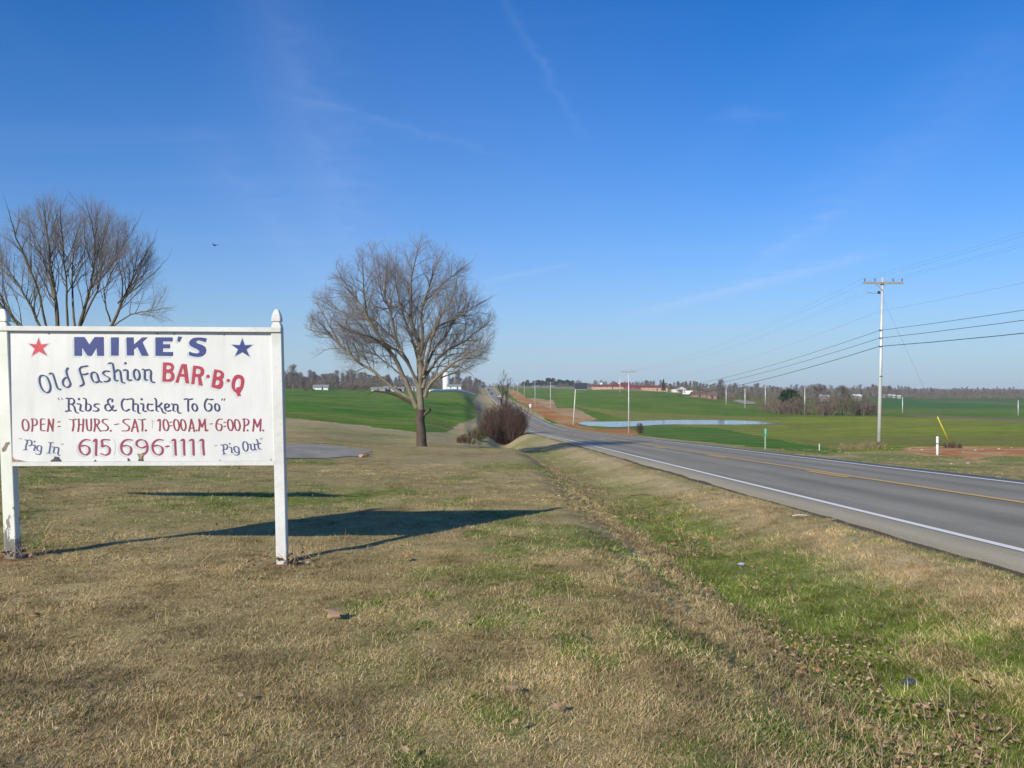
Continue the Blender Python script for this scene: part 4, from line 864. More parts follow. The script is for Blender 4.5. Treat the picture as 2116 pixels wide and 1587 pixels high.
def big_tree(label, d0, trunk, tr, limbs, env, cfg, seed, broken=(), pale=bark_l, trunk_m=bark_t):
    rg = np.random.default_rng(seed); base = W(trunk[0][0], trunk[0][1], d0)
    root = empty('bare_tree', (0, 0, 0), 0, label, 'tree')
    T = Tubes(); tp = limb_path(trunk, d0, 0, 4); nz = len(tp); rr = np.interp(np.linspace(0, 1, nz), [0, .10, .5, 1], [tr[0] * 1.15, tr[0], tr[0] * .92, tr[1]])
    T.add(tp, rr, 14); T.build('trunk', trunk_m, root)
    TW = [None, Tubes(), Tubes(), Tubes()]
    for pxs, doff, r0, r1 in limbs:
        r0, r1 = r0 * cfg.get('rs', 1), r1 * cfg.get('rs', 1); P = limb_path(pxs, d0, doff, 4); P = P + np.cumsum(rg.normal(size=P.shape) * .02, 0); rd = np.interp(np.linspace(0, 1, len(P)), [0, .5, 1], [r0, r0 * .55 + r1 * .3, r1]); t_ = Tubes(); t_.add(P, rd, 9)
        Lp = np.linalg.norm(np.diff(P, axis=0), axis=1).sum()
        nk = max(3, int(Lp * cfg['dens'])); TT = [t_, TW[1], TW[2], TW[3]]
        spawn(TT, P, rd, Lp, 0, cfg, rg, env, t0=cfg.get('t0', .22), n_over=nk)
        if len(pxs) > 3: grow(TT, P[-1], unit(P[-1] - P[-3]), cfg['len'][1] * .28, r1, 1, cfg, rg, env)
        t_.build('limb', pale, root)
    for pxs, doff, r0, r1 in broken:
        t_ = Tubes(); P = limb_path(pxs, d0, doff, 3); t_.add(P, np.linspace(r0, r1, len(P)), 8); t_.build('broken_limb', trunk_m, root)
    TW[1].build('branches', pale, root)['kind'] = 'stuff'; c_ = Tubes(); c_.V = TW[2].V + TW[3].V; c_.Fq = TW[2].Fq + [f + TW[2].n for f in TW[3].Fq]; c_.n = TW[2].n + TW[3].n
    cr = c_.build('crown', twig_m, root); cr['kind'] = 'stuff'; return root
def cp(ox, oy, k, pts): return [(ox + x / k, oy + y / k) for x, y in pts]
D1 = 45.0; q = lambda *a: cp(600, 460, 3.174, a)
def env1(p_):
    px = 1058 + F * p_[0] / p_[1]; py = 800 + F * (EYE - p_[2]) / p_[1]; ex_ = (px - 832) / 198.; ey_ = (py - 690) / (208. if py < 690 else 120.); ez_ = (p_[1] - D1) / 4.8
    return math.sqrt(ex_ ** 2 + ey_ ** 2 + ez_ ** 2)
c1_ = W(850, 790, D1)
cfg1 = dict(seg=[6, 7, 5, 3], wob=[.1, .17, .2, .22], up=[.05, .035, .03, .03], taper=[.3, .22, .3, .4], sides=[8, 5, 3, 3], kids=[8, 10, 6, 0], ang=[1.05, .95, .8, .7], len=[3, 1.9, 1.05, .60], rad=[.1, .030, .009, .0045], rmin=.0034, out=.30, c=np.array(c1_), dens=3.6, rs=.86)
limbs1 = [
 (q((855, 1240), (850, 1050), (865, 900), (845, 760), (800, 640), (795, 500), (800, 350), (845, 130)), .3, .23, .02),
 (q((830, 1210), (760, 1030), (700, 900), (600, 760), (530, 650), (480, 550), (390, 430), (320, 300)), -1.0, .17, .02),
 (q((820, 1170), (700, 1110), (560, 1000), (450, 930), (330, 810), (260, 740), (160, 710), (115, 700)), .8, .12, .015),
 (q((880, 1140), (920, 1050), (1040, 950), (1130, 890), (1210, 865), (1310, 790)), -1.5, .14, .015),
 (q((870, 1090), (905, 970), (1000, 850), (1130, 780), (1200, 730), (1310, 650)), 1.8, .12, .015),
 (q((865, 900), (900, 760), (1000, 670), (1120, 610), (1200, 550), (1310, 490)), .5, .11, .012),
 (q((860, 860), (870, 700), (865, 600), (890, 480), (940, 350), (1010, 190)), -1.2, .11, .012),
 (q((845, 1090), (770, 900), (700, 780), (620, 700), (560, 640), (430, 600)), 1.8, .10, .012),
 (q((800, 640), (740, 560), (640, 540), (600, 400), (560, 200)), 1.2, .07, .012),
 (q((500, 590), (470, 400), (465, 200)), -1.5, .07, .012),
 (q((880, 520), (1000, 400), (1100, 320), (1190, 250)), 1.4, .06, .01),
 (q((330, 810), (270, 680), (200, 560), (165, 500)), 1.2, .06, .01),
 (q((530, 650), (400, 600), (300, 570), (200, 510)), .5, .06, .01),
 (q((1060, 945), (1130, 950), (1200, 1000), (1215, 1060)), -1.6, .045, .01),
 (q((700, 780), (660, 600), (610, 450), (640, 200)), -2.6, .08, .012),
 (q((870, 1000), (910, 830), (960, 650), (1050, 500), (1090, 330)), -3.0, .1, .012),
 (q((855, 1050), (830, 850), (760, 650), (700, 400), (720, 180)), 3.4, .1, .012),
 (q((870, 1020), (930, 850), (1040, 700), (1100, 540), (1130, 400)), 3.4, .1, .012),
 (q((840, 1060), (720, 860), (560, 760), (420, 720), (300, 650)), -3.2, .09, .012),
 (q((450, 930), (440, 850), (380, 760)), -1.0, .04, .01),
 (q((560, 1000), (480, 880), (480, 780)), 2.0, .04, .01),
 (q((1210, 860), (1240, 800), (1270, 720)), .4, .035, .01),
 (q((890, 1100), (990, 1010), (1110, 960), (1250, 900)), .8, .07, .01), (q((930, 1040), (1010, 900), (1120, 860), (1300, 850)), 2.4, .06, .01), (q((760, 1020), (640, 930), (520, 850), (380, 850)), 2.4, .06, .01)]
big_tree('large bare spreading tree standing alone between the paved lot and the wheat field', D1, q((862, 1475), (858, 1380), (850, 1300), (855, 1225)), (.28, .25), limbs1, env1, cfg1, 11,
    broken=[(q((795, 1190), (700, 1135), (620, 1112), (550, 1103)), -.5, .075, .05), (q((550, 1103), (530, 1115), (505, 1130)), -.5, .02, .01), (q((865, 1275), (895, 1245), (918, 1225)), -.3, .11, .08)])
# left tree, its foot hidden behind the signboard
D2 = 27.0
def env2(p_):
    px = 1058 + F * p_[0] / p_[1]; py = 800 + F * (EYE - p_[2]) / p_[1]
    return math.sqrt(((px - 140) / 222.) ** 2 + ((py - 640) / (240. if py < 640 else 170.)) ** 2 + ((p_[1] - D2) / 3.6) ** 2)
c2_ = W(140, 800, D2)
cfg2 = dict(seg=[6, 6, 5, 3], wob=[.08, .10, .14, .17], up=[.05, .07, .05, .04], taper=[.3, .2, .3, .4], sides=[8, 5, 3, 3], kids=[8, 8, 5, 0], ang=[.75, .7, .65, .6], len=[3, 1.7, .95, .50], rad=[.1, .018, .007, .004], rmin=.0026, out=.25, c=np.array(c2_), dens=4.6, t0=.3, rs=.68)
limbs2 = [
 ([(135, 790), (118, 690), (112, 610), (103, 540), (92, 470), (80, 420)], 0, .12, .012), ([(142, 790), (160, 690), (180, 610), (186, 560), (192, 490), (178, 420)], -.6, .10, .012),
 ([(146, 800), (222, 680), (245, 625), (262, 590), (290, 530), (322, 480)], .6, .09, .01), ([(243, 628), (275, 605), (310, 580), (352, 545)], .5, .04, .008),
 ([(130, 795), (85, 678), (60, 620), (20, 555), (0, 525)], 1.2, .085, .01), ([(126, 800), (42, 675), (0, 630), (-50, 590)], -.8, .08, .01),
 ([(112, 615), (95, 550), (70, 480), (48, 450)], .8, .045, .01), ([(184, 600), (215, 560), (245, 510), (278, 450)], -.8, .045, .01),
 ([(222, 680), (270, 650), (310, 640), (350, 632)], -1.6, .04, .008), ([(100, 700), (75, 580), (40, 490), (25, 430)], -2.0, .06, .01), ([(155, 700), (148, 600), (152, 520), (165, 450)], 2.0, .06, .01),
 ([(165, 680), (200, 600), (215, 520), (225, 440)], 1.8, .06, .01), ([(140, 700), (135, 600), (128, 500), (125, 430)], -2.4, .06, .01), ([(230, 665), (215, 600), (235, 540)], -1.8, .04, .01), ([(60, 690), (20, 640), (-30, 560), (-60, 500)], 1.8, .05, .01)]
big_tree('bare many-stemmed tree rising behind the left half of the white signboard', D2, [(142, 925), (141, 860), (138, 780)], (.24, .2), limbs2, env2, cfg2, 12, pale=bark('olive_brown_limb_bark', (.09, .08, .055), (.19, .165, .11)))
# the same young crown's thin branches carry on left of the frame

# ---- small tree kit for the distance
def kit_tree(name, hh, w, seed, mat_t, mat_c, thick=.05, kids=(16, 9, 6), up=.12, trunk_h=.25):
    rg = np.random.default_rng(seed); tr = Tubes(); cr = Tubes(); T = [tr, cr, cr, cr]
    cfg = dict(seg=[6, 5, 3, 2], wob=[.06, .15, .2, .2], up=[.1, up, .08, .05], taper=[.25, .25, .4, .5], sides=[6, 3, 3, 3], kids=[kids[0], kids[1], kids[2], 0], ang=[.8, .7, .7, .6], len=[1, w * .46, w * .24, w * .13], rad=[.2, .07, thick * .8, thick * .55], rmin=thick * .5, out=.25, c=np.array([0, 0, hh * .3]))
    env = lambda p_: math.sqrt((p_[0] / (w * .52)) ** 2 + (p_[1] / (w * .52)) ** 2 + ((p_[2] - hh * .6) / (hh * .44)) ** 2)
    P = np.array([[rg.normal() * .02 * k, rg.normal() * .02 * k, hh * .86 * k / 6 - (.5 if k == 0 else 0)] for k in range(7)]); rd = np.linspace(hh * .022, .03, 7); tr.add(P, rd, 7)
    spawn(T, P, rd, hh, 0, cfg, rg, env, t0=trunk_h)
    return tr.build('trunk', mat_t, None, link=False), cr.build('crown', mat_c, None, link=False)
far_t = bark('distant_trunk_bark', (.13, .11, .09), (.24, .21, .17), 1); far_c1 = bark('distant_grey_twigs', (.15, .13, .12), (.22, .19, .175), .6); far_c2 = bark('distant_rusty_twigs', (.155, .112, .088), (.23, .17, .13), .6); far_c3 = bark('distant_olive_twigs', (.12, .115, .065), (.18, .17, .095), .6)
def kit_shrub(hh, w, seed, mat, n_stem=26, thick=.035, kids=(7, 6)):
    rg = np.random.default_rng(seed); st_ = Tubes(); tw = Tubes(); T = [st_, tw, tw]
    cfg = dict(seg=[5, 4, 2], wob=[.10, .2, .2], up=[.05, .05, .05], taper=[.3, .4, .5], sides=[4, 3, 3], kids=[kids[0], kids[1], 0], ang=[.75, .8, .7], len=[1, hh * .30, hh * .15], rad=[.04, thick, thick * .8], rmin=thick * .8)
    env = lambda p_: math.sqrt((p_[0] / (w * .52)) ** 2 + (p_[1] / (w * .52)) ** 2 + (max(0, p_[2]) / (hh * 1.02)) ** 2)
    for k in range(n_stem):
        a_ = rg.random() * 6.283; r_ = math.sqrt(rg.random()) * w * .34; dd = unit(np.array([math.cos(a_) * r_ / w * 1.3 + rg.normal() * .15, math.sin(a_) * r_ / w * 1.3 + rg.normal() * .15, 1.])); L_ = hh * (1 - .8 * (r_ / w) ** 1.4) * (.6 + .45 * rg.random())
        grow(T, np.array([r_ * math.cos(a_), r_ * math.sin(a_), -.3]), dd, L_, .06, 0, cfg, rg, env)
    return st_.build('trunk', mat, None, link=False), tw.build('crown', mat, None, link=False)
KT = [kit_tree('k', 9, 9, 21, far_t, far_c1, trunk_h=.1, kids=(22, 10, 6)), kit_tree('k', 10, 8, 22, far_t, far_c1, up=.12, trunk_h=.12, kids=(22, 10, 6)), kit_shrub(7, 8, 23, far_c2, 24), kit_tree('k', 12, 9, 24, far_t, far_c1, trunk_h=.16, kids=(22, 10, 6)), kit_shrub(5, 7, 25, far_c2, 30, .032), kit_shrub(8, 8.5, 26, far_c3, 22, .04)]
def leafcloud(name, n_, f, size, mat, link=False, seed=1, parent=None):
    rg = np.random.default_rng(seed); P = np.array([f(rg) for _ in range(n_)]); a = rg.normal(size=(n_, 3)); a /= np.linalg.norm(a, axis=1)[:, None]; b = np.cross(a, rg.normal(size=(n_, 3))); b /= np.linalg.norm(b, axis=1)[:, None]
    s_ = (size * (.5 + rg.random(n_)))[:, None]; V = np.stack([P - a * s_ * .5, P + b * s_ * .45, P + a * s_ * .6], 1).reshape(-1, 3); return mesh_np(name, V, np.arange(n_ * 3).reshape(-1, 3), mat, parent, link=link)
def leafmat(name, c, var=.35, sc_=.8):
    m, n, p = newmat(name); n.links.new(ramp(n, noise(n, sc_, 4), [(.3, tuple(v * (1 - var) for v in c)), (.7, tuple(v * (1 + var) for v in c))]), p.inputs['Base Color']); p.inputs['Roughness'].default_value = .85; p.inputs['Specular IOR Level'].default_value = .1; return m
pine_m = leafmat('dark_pine_needles', (.022, .040, .024)); cedar_m = leafmat('dark_cedar_foliage', (.024, .05, .022))
def kit_ever(hh, w, seed, mat, shape='cone', n_=900):
    def f(rg):
        while 1:
            z = rg.random(); r = {'cone': (1 - z) * .95 + .05, 'dome': math.sqrt(max(0, 1 - (z * 2 - 1) ** 2)) * .8 + .2}[shape]; r *= .75 + .5 * vn(z * 6, rg.random() * 2, seed)
            a_ = rg.random() * 6.283; q_ = r * w / 2 * math.sqrt(rg.random()); lo = .08 if shape == 'cone' else .3
            return (q_ * math.cos(a_), q_ * math.sin(a_), hh * (lo + (1 - lo) * z) + rg.normal() * .1)
    t_ = Tubes(); t_.add(np.array([[0, 0, -.4], [0, 0, hh * .5], [.05, 0, hh * .9]]), [hh * .02, hh * .015, .03], 6)
    return t_.build('trunk', far_t, None, link=False), leafcloud('crown', n_, f, w * .13, mat, seed=seed)
KE = [kit_ever(9, 6, 31, pine_m, 'dome'), kit_ever(11, 7, 32, pine_m, 'dome'), kit_ever(11, 5, 33, cedar_m, 'cone', 1400), kit_ever(6, 6, 34, cedar_m, 'dome')]
def plant_tree(kit, px, d, sc_, label, cat='tree', group=None, name='bare_tree', seed=0, sz=None, loc=None):
    p_ = loc if loc is not None else at(px, d); r = empty(name, (p_.x, p_.y, p_.z - .1), (seed * 1.7) % 6.28, label, cat, group); r.scale = (sc_, sc_, sz or sc_)
    for k in kit: c = k.copy(); COL.objects.link(c); c.parent = r
    return r
# one merged mesh per kind for scattering as woodland
def merged(kit, name):
    vs = []; fs = []; ms = []; n0 = 0; mi = []
    for k, o in enumerate(kit):
        me = o.data; v = np.empty(len(me.vertices) * 3); me.vertices.foreach_get('co', v); vs.append(v.reshape(-1, 3)); li = np.empty(len(me.loops), int); me.loops.foreach_get('vertex_index', li)
        tot = len(me.loops) // len(me.polygons); f_ = li.reshape(-1, tot) + n0
        if tot == 3: f_ = np.hstack([f_, f_[:, :1]])
        fs.append((f_, tot)); n0 += len(me.vertices); ms.append(me.materials[0]); mi += [k] * len(f_)
    faces = [tuple(int(x) for x in r[:t]) for f_, t in fs for r in f_]
    me = bpy.data.meshes.new(name); me.from_pydata(np.vstack(vs).tolist(), [], faces)
    for m_ in ms: me.materials.append(m_)
    me.polygons.foreach_set('material_index', np.array(mi, np.int32)); o = bpy.data.objects.new(name, me); return o
def scatter(name, protos, P, rotz, scl, idx, tint, label, cat, tilt=None):
    col = bpy.data.collections.new(name + '_kinds')
    for i, o in enumerate(protos): o.name = '%s_kind_%02d' % (name, i); col.objects.link(o)
    me = bpy.data.meshes.new(name); P = np.asarray(P, np.float32); me.vertices.add(len(P)); me.vertices.foreach_set('co', P.ravel())
    a = me.attributes.new('rot', 'FLOAT_VECTOR', 'POINT'); rv = np.zeros((len(P), 3), np.float32); rv[:, 2] = rotz
    if tilt is not None: rv[:, 0] = tilt[:, 0]; rv[:, 1] = tilt[:, 1]
    a.data.foreach_set('vector', rv.ravel()); me.attributes.new('scl', 'FLOAT', 'POINT').data.foreach_set('value', np.asarray(scl, np.float32)); me.attributes.new('idx', 'INT', 'POINT').data.foreach_set('value', np.asarray(idx, np.int32)); me.attributes.new('tint', 'FLOAT', 'POINT').data.foreach_set('value', np.asarray(tint, np.float32))
    o = bpy.data.objects.new(name, me); COL.objects.link(o); tag(o, label, cat, kind='stuff')
    g = bpy.data.node_groups.new(name, 'GeometryNodeTree'); g.interface.new_socket('Geometry', in_out='INPUT', socket_type='NodeSocketGeometry'); g.interface.new_socket('Geometry', in_out='OUTPUT', socket_type='NodeSocketGeometry')
    N = g.nodes; i_ = N.new('NodeGroupInput'); o_ = N.new('NodeGroupOutput'); ip = N.new('GeometryNodeInstanceOnPoints'); ci = N.new('GeometryNodeCollectionInfo'); ci.inputs[0].default_value = col; ci.inputs[1].default_value = True; ci.inputs[2].default_value = True
    def na_(nm, t_): x = N.new('GeometryNodeInputNamedAttribute'); x.data_type = t_; x.inputs[0].default_value = nm; return x.outputs['Attribute']
    er = N.new('FunctionNodeEulerToRotation'); g.links.new(na_('rot', 'FLOAT_VECTOR'), er.inputs[0]); g.links.new(i_.outputs[0], ip.inputs['Points']); g.links.new(ci.outputs[0], ip.inputs['Instance']); ip.inputs['Pick Instance'].default_value = True
    g.links.new(na_('idx', 'INT'), ip.inputs['Instance Index']); g.links.new(er.outputs[0], ip.inputs['Rotation']); g.links.new(na_('scl', 'FLOAT'), ip.inputs['Scale']); g.links.new(ip.outputs[0], o_.inputs[0])
    md = o.modifiers.new('scatter', 'NODES'); md.node_group = g; return o
def wood(name, label, spec, protos, seed):
    """spec rows: (px0, px1, depth, step_px, scale, kinds)"""
    rg = np.random.default_rng(seed); P = []; sc2 = []; ix = []
    for (a, b, d, st_, s_, kinds) in spec:
        x = a
        while x < b:
            dd = d * (1 + rg.normal() * .02); X_ = (x - 1058) / F * dd; P.append((X_, dd, h(X_, dd) - .3)); sc2.append(s_ * (.75 + .5 * rg.random())); ix.append(kinds[rg.integers(len(kinds))]); x += st_ * (.5 + rg.random())
    P = np.array(P); sc2 = np.array(sc2) * (.95 if name == 'far_woods' else .76); return scatter(name, protos, P, rg.random(len(P)) * 6.28, sc2, ix, rg.random(len(P)), label, 'woodland')
MK = lambda: [merged(k, 'tree_kind') for k in KT + KE[:2]]
M0 = MK()
def dupl(L_): return [o.copy() for o in L_]
wood('far_woods', 'grey brown bare woodland along the left horizon beyond the wheat field', [(-260, 700, 545, 10, 1.0, [0, 1, 2, 3]), (-260, 800, 585, 10, 1.05, [0, 1, 3, 5]), (560, 985, 640, 9, 1.0, [0, 1, 2, 5]), (560, 985, 690, 8, 1.05, [0, 1, 3]), (600, 1000, 800, 8, 1.1, [0, 1, 3]), (-260, 990, 620, 7, .75, [2, 4, 5]), (560, 990, 750, 6, .85, [2, 4, 5])], dupl(M0), 1)
wood('crest_woods', 'hazy bare trees where the road goes over the hill', [(985, 1090, 1290, 3, .62, [0, 1, 2]), (1015, 1100, 1150, 4, .55, [2, 4, 5]), (1150, 1345, 1080, 4, .8, [0, 1, 2]), (1180, 1345, 1180, 3, 1.0, [0, 1, 3]), (1150, 1345, 1120, 3, .8, [2, 4, 5])], dupl(M0), 2)
wood('pine_woods', 'dark green pine wood on the hilltop behind the utility poles', [(1078, 1184, 1100, 3.0, .95, [6, 7]), (1105, 1176, 1130, 3.5, 1.25, [6, 7]), (1078, 1180, 1060, 4, .6, [0, 2])], dupl(M0), 3)
wood('middle_woods', 'brown winter woodland behind the brick farmhouses', [(1335, 1500, 820, 5, .95, [0, 1, 2, 3]), (1330, 1500, 900, 5, 1.0, [0, 1, 2]), (1400, 1830, 700, 7, .95, [0, 1, 2, 3, 5]), (1480, 1840, 640, 7, .9, [0, 2, 5, 1]), (1432, 1600, 520, 9, .95, [2, 5, 4]), (1480, 1840, 800, 6, 1.1, [0, 1, 3]), (1400, 1840, 740, 5, .8, [2, 4, 5])], dupl(M0), 4)
wood('right_woods', 'long purple brown bare wood at the far right edge of the fields', [(1790, 2420, 860, 5, .9, [0, 1, 2]), (1790, 2420, 910, 4, .95, [0, 1, 5]), (1790, 2420, 980, 4, 1.05, [0, 1, 3]), (1790, 2420, 830, 5, .75, [4, 2, 5]), (1790, 2420, 1050, 3.5, 1.0, [2, 4, 5]), (1500, 2600, 1300, 4, 1.1, [0, 1, 3, 2])], dupl(M0), 5)
# individuals
gl = 'bare trees spaced along the far edge of the left wheat field'
for k, (px, d, s_, kt, lb) in enumerate([(606, 430, 1.15, 3, 'tall bare tree just right of the signboard post, on the left skyline'), (632, 440, .35, 4, 'tiny dark shrub at the far field edge left of the grey farmhouse'), (648, 440, .32, 4, 'second tiny dark shrub at the far field edge by the grey farmhouse'), (688, 450, .75, 5, 'low rounded tree at the field edge right of the grey farmhouse'), (724, 450, 1.3, 4, 'broad reddish brown thicket tree at the far field edge'), (745, 455, 1.05, 2, 'low brown tree leaning into the reddish thicket'), (802, 520, 1.0, 1, 'slender bare tree above the low white farm buildings'), (958, 560, .62, 3, 'bare tree right behind the white silo'), (975, 560, .85, 2, 'dense brown tree between the white silo and the road')]):
    plant_tree(KT[kt], px, d, s_, lb, seed=k)
plant_tree(KE[3], 948, 570, .6, 'small dark evergreen beside the white silo', name='cedar_tree', seed=3)
gc = 'brown thicket in the middle of the right field'
for k, (px, d, s_, kt, lb) in enumerate([(1600, 315, 1.3, 4, 'reddish shrub at the left end of the field thicket'), (1618, 306, 1.25, 4, 'rounded rusty shrub in front of the dark cedar'), (1645, 300, 1.5, 4, 'dense rusty shrub right of the dark cedar'), (1668, 305, 1.35, 5, 'tall greyish tree rising from the left of the thicket'), (1690, 300, 1.25, 0, 'tallest thin bare tree in the middle of the thicket'), (1700, 296, 1.6, 4, 'broad low brown shrub at the front of the thicket'), (1722, 300, 1.45, 2, 'reddish brown tree in the centre of the thicket'), (1742, 302, 1.2, 0, 'grey bare tree topping the right of the thicket'), (1748, 296, 1.35, 5, 'olive grey tree on the right of the thicket'), (1770, 298, 1.75, 4, 'dense brown shrub on the right of the thicket'), (1790, 300, 1.45, 4, 'lower brown shrub near the right end of the thicket'), (1806, 302, .95, 4, 'smallest brown shrub at the right end of the thicket'), (1584, 330, 1.0, 2, 'thin brown tree beside the thicket and the distant pole')]):
    plant_tree(KT[kt], px, d, s_, lb, group=gc, cat='shrub' if kt == 4 else 'tree', name='bare_shrub' if kt == 4 else 'bare_tree', seed=k + 5)
plant_tree(KE[3], 1632, 318, 1.5, 'dark green cedar showing above the rusty shrubs', name='cedar_tree', seed=2)
plant_tree(KE[2], 1371, 640, .88, 'pointed dark evergreen beside the long red-roofed building', name='evergreen_tree', seed=2)
for k, (px, d, s_, kt, lb) in enumerate([(1490, 520, 1.05, 3, 'tall bare tree beside the brick farmhouse'), (1464, 540, .9, 2, 'brown tree behind the brick farmhouses'), (1406, 620, .75, 4, 'dark shrub against the small white house'), (1350, 680, .8, 1, 'rounded bare tree behind the long red-roofed building'), (1386, 640, .7, 0, 'bare tree right of the pointed evergreen'), (1836, 760, 1.1, 0, 'lone bare tree just right of the nearest utility pole on the skyline'), (1512, 480, .75, 4, 'dark round shrub by the side road'), (1548, 470, .9, 5, 'olive brown tree beside the side road'), (1405, 500, .5, 4, 'small brown shrub in front of the small white house')]):
    plant_tree(KT[kt], px, d, s_, lb, seed=k + 30)

# ---- roadside bush and sapling in the gully
def bush(root_name, label, c, w, hh, n_stem, seed, mat, leafm=None, nleaf=0, cat='bush', thick=.011, kids=(8, 6)):
    rg = np.random.default_rng(seed); root = empty(root_name, (0, 0, 0), 0, label, cat); st_ = Tubes(); tw = Tubes(); T = [st_, tw, tw]
    cfg = dict(seg=[6, 4, 3], wob=[.10, .18, .2], up=[.04, .08, .05], taper=[.2, .3, .4], sides=[4, 3, 3], kids=[kids[0], kids[1], 0], ang=[.7, .7, .7], len=[1, hh * .28, hh * .13], rad=[.03, thick * 1.3, thick], rmin=thick)
    env = lambda p_: math.sqrt(((p_[0] - c.x) / (w * .52)) ** 2 + ((p_[1] - c.y) / (w * .52)) ** 2 + (max(0, p_[2] - c.z) / (hh * 1.02)) ** 2)
    for k in range(n_stem):
        a_ = rg.random() * 6.283; r_ = math.sqrt(rg.random()) * w * .36; b_ = np.array([c.x + r_ * math.cos(a_), c.y + r_ * math.sin(a_), 0.]); b_[2] = h(b_[0], b_[1]) - .1
        dd = unit(np.array([math.cos(a_) * r_ / w * 1.1 + rg.normal() * .15, math.sin(a_) * r_ / w * 1.1 + rg.normal() * .15, 1.])); L_ = hh * (1 - .9 * (r_ / w) ** 1.5) * (.65 + .4 * rg.random()); grow(T, b_, dd, L_, thick * 2.5, 0, cfg, rg, env)
    st_.build('stems', mat, root)['kind'] = 'stuff'; tw.build('twigs', mat, root)['kind'] = 'stuff'
    if nleaf:
        def f(rg):
            while 1:
                q_ = rg.normal(size=3); q_ /= np.linalg.norm(q_); q_ *= rg.random() ** .33; 
                x, y, z = c.x + q_[0] * w * .5, c.y + q_[1] * w * .5, c.z + abs(q_[2]) * hh * .92
                if vn(x * 1.3, z * 1.3 + y, seed) > .34: return (x, y, z)
        lf = leafcloud('dead_leaves', nleaf, f, .10, leafm, True, seed, root); lf['kind'] = 'stuff'
    return root
bushm = bark('dark_red_brown_twigs', (.065, .042, .033), (.15, .10, .075), 1.5); bleaf = leafmat('withered_brown_leaves', (.125, .072, .040), .45, 1.2)
c = at(1040, 112); c.x = (1042 - 1058) / F * 112; c.z = h(c.x, 112)
bush('roadside_bush', 'large dense dark brown bush crowding the left edge of the road', c, 7.3, 1.6 + 24 / F * 112 * -1 - c.z - .2, 190, 41, bushm, bleaf, 13000, thick=.012, kids=(9, 6))
c = at(1008, 108); bush('roadside_bush', 'lower shaggy bush on the left flank of the large roadside bush', c, 3.0, 2.4, 40, 42, bushm, bleaf, 2600, thick=.012)
sap = kit_tree('k', 1, 1, 1, far_t, far_c1) if False else None
def sapling(px, d, hh, label, seed, w=3):
    k = kit_tree('k', hh, w, seed, bushm, bushm, thick=.022, kids=(12, 6, 4), up=.2, trunk_h=.45); return plant_tree(k, px, d, 1.0, label, seed=seed)
sapling(1038, 116, 10.3, 'thin dark forked sapling standing up out of the roadside bush', 51, 3.6); sapling(1047, 118, 9.6, 'second thin sapling leaning right out of the roadside bush', 52, 3.2)
straw_m = leafmat('dry_weed_stems', (.30, .24, .14), .3, 2); olv = leafmat('olive_weed_leaves', (.11, .125, .04), .4, 1)
c = at(985, 85); bush('weed_clump', 'yellowish green weed clump on the bank left of the roadside bush', c, 2.2, 1.3, 30, 43, bushm, olv, 1300, cat='weeds', thick=.012)
c = at(962, 62); bush('weed_clump', 'small brown weed clump near the foot of the lone bare tree', c, 1.6, .8, 26, 44, bushm, bleaf, 300, cat='weeds', thick=.008)
c = G(1322, 896); bush('weed_clump', 'small brown brush clump beside the second utility pole', c, 1.5, 2.1, 26, 45, bushm, None, 0, cat='weeds', thick=.018)
c = at(1968, 54.0); bush('weed_clump', 'dark dry vines at the foot of the yellow guy guard', c, 1.3, .5, 30, 46, bushm, bleaf, 260, cat='weeds', thick=.006)
c = at(1750, 50); bush('weed_clump', 'thin straw weeds at the field edge left of the nearest utility pole', c, 2.6, .55, 45, 47, straw_m, None, 0, cat='weeds', thick=.005)
c = at(1805, 52); bush('weed_clump', 'taller tawny weeds around the foot of the nearest utility pole', c, 1.8, .65, 40, 48, straw_m, None, 0, cat='weeds', thick=.006)
# ------------------------------------------------------------------ utility poles and cables
galv = simple('weathered_galvanised_steel', (.60, .62, .62), .45, .12, 1.5, metal=.25, spec=.5); armm = simple('grey_timber_crossarm', (.30, .28, .25), .85, .2, 8); porc = simple('brown_porcelain', (.12, .09, .08), .35); darkm = simple('dark_fittings', (.04, .04, .045), .6); sleeve = simple('rusty_pole_sleeve', (.10, .06, .045), .9)
poles = [(1819, 52.4, 10.9), (1299.2, 147, 11.3), (1183, 242, 11.2), (1137.5, 325, 11.2), (1105.5, 368, 11.2), (1083.5, 520, 11.2), (1069.5, 610, 11.2), (1060.5, 700, 11.2), (1053, 800, 11.2), (1039.5, 905, 11.2)]
names = ['nearest grey steel utility pole with a wide crossarm, right of the thicket', 'second utility pole, seen end-on beside the pond', 'utility pole just behind the dark sign panel', 'third utility pole with crossarm past the dark sign panel', 'fourth utility pole with crossarm, on the red soil bank', 'fifth utility pole along the road, small', 'sixth utility pole along the road, smaller', 'seventh utility pole along the road, very small', 'eighth utility pole near the top of the hill', 'farthest utility pole near the top of the hill']
att = []
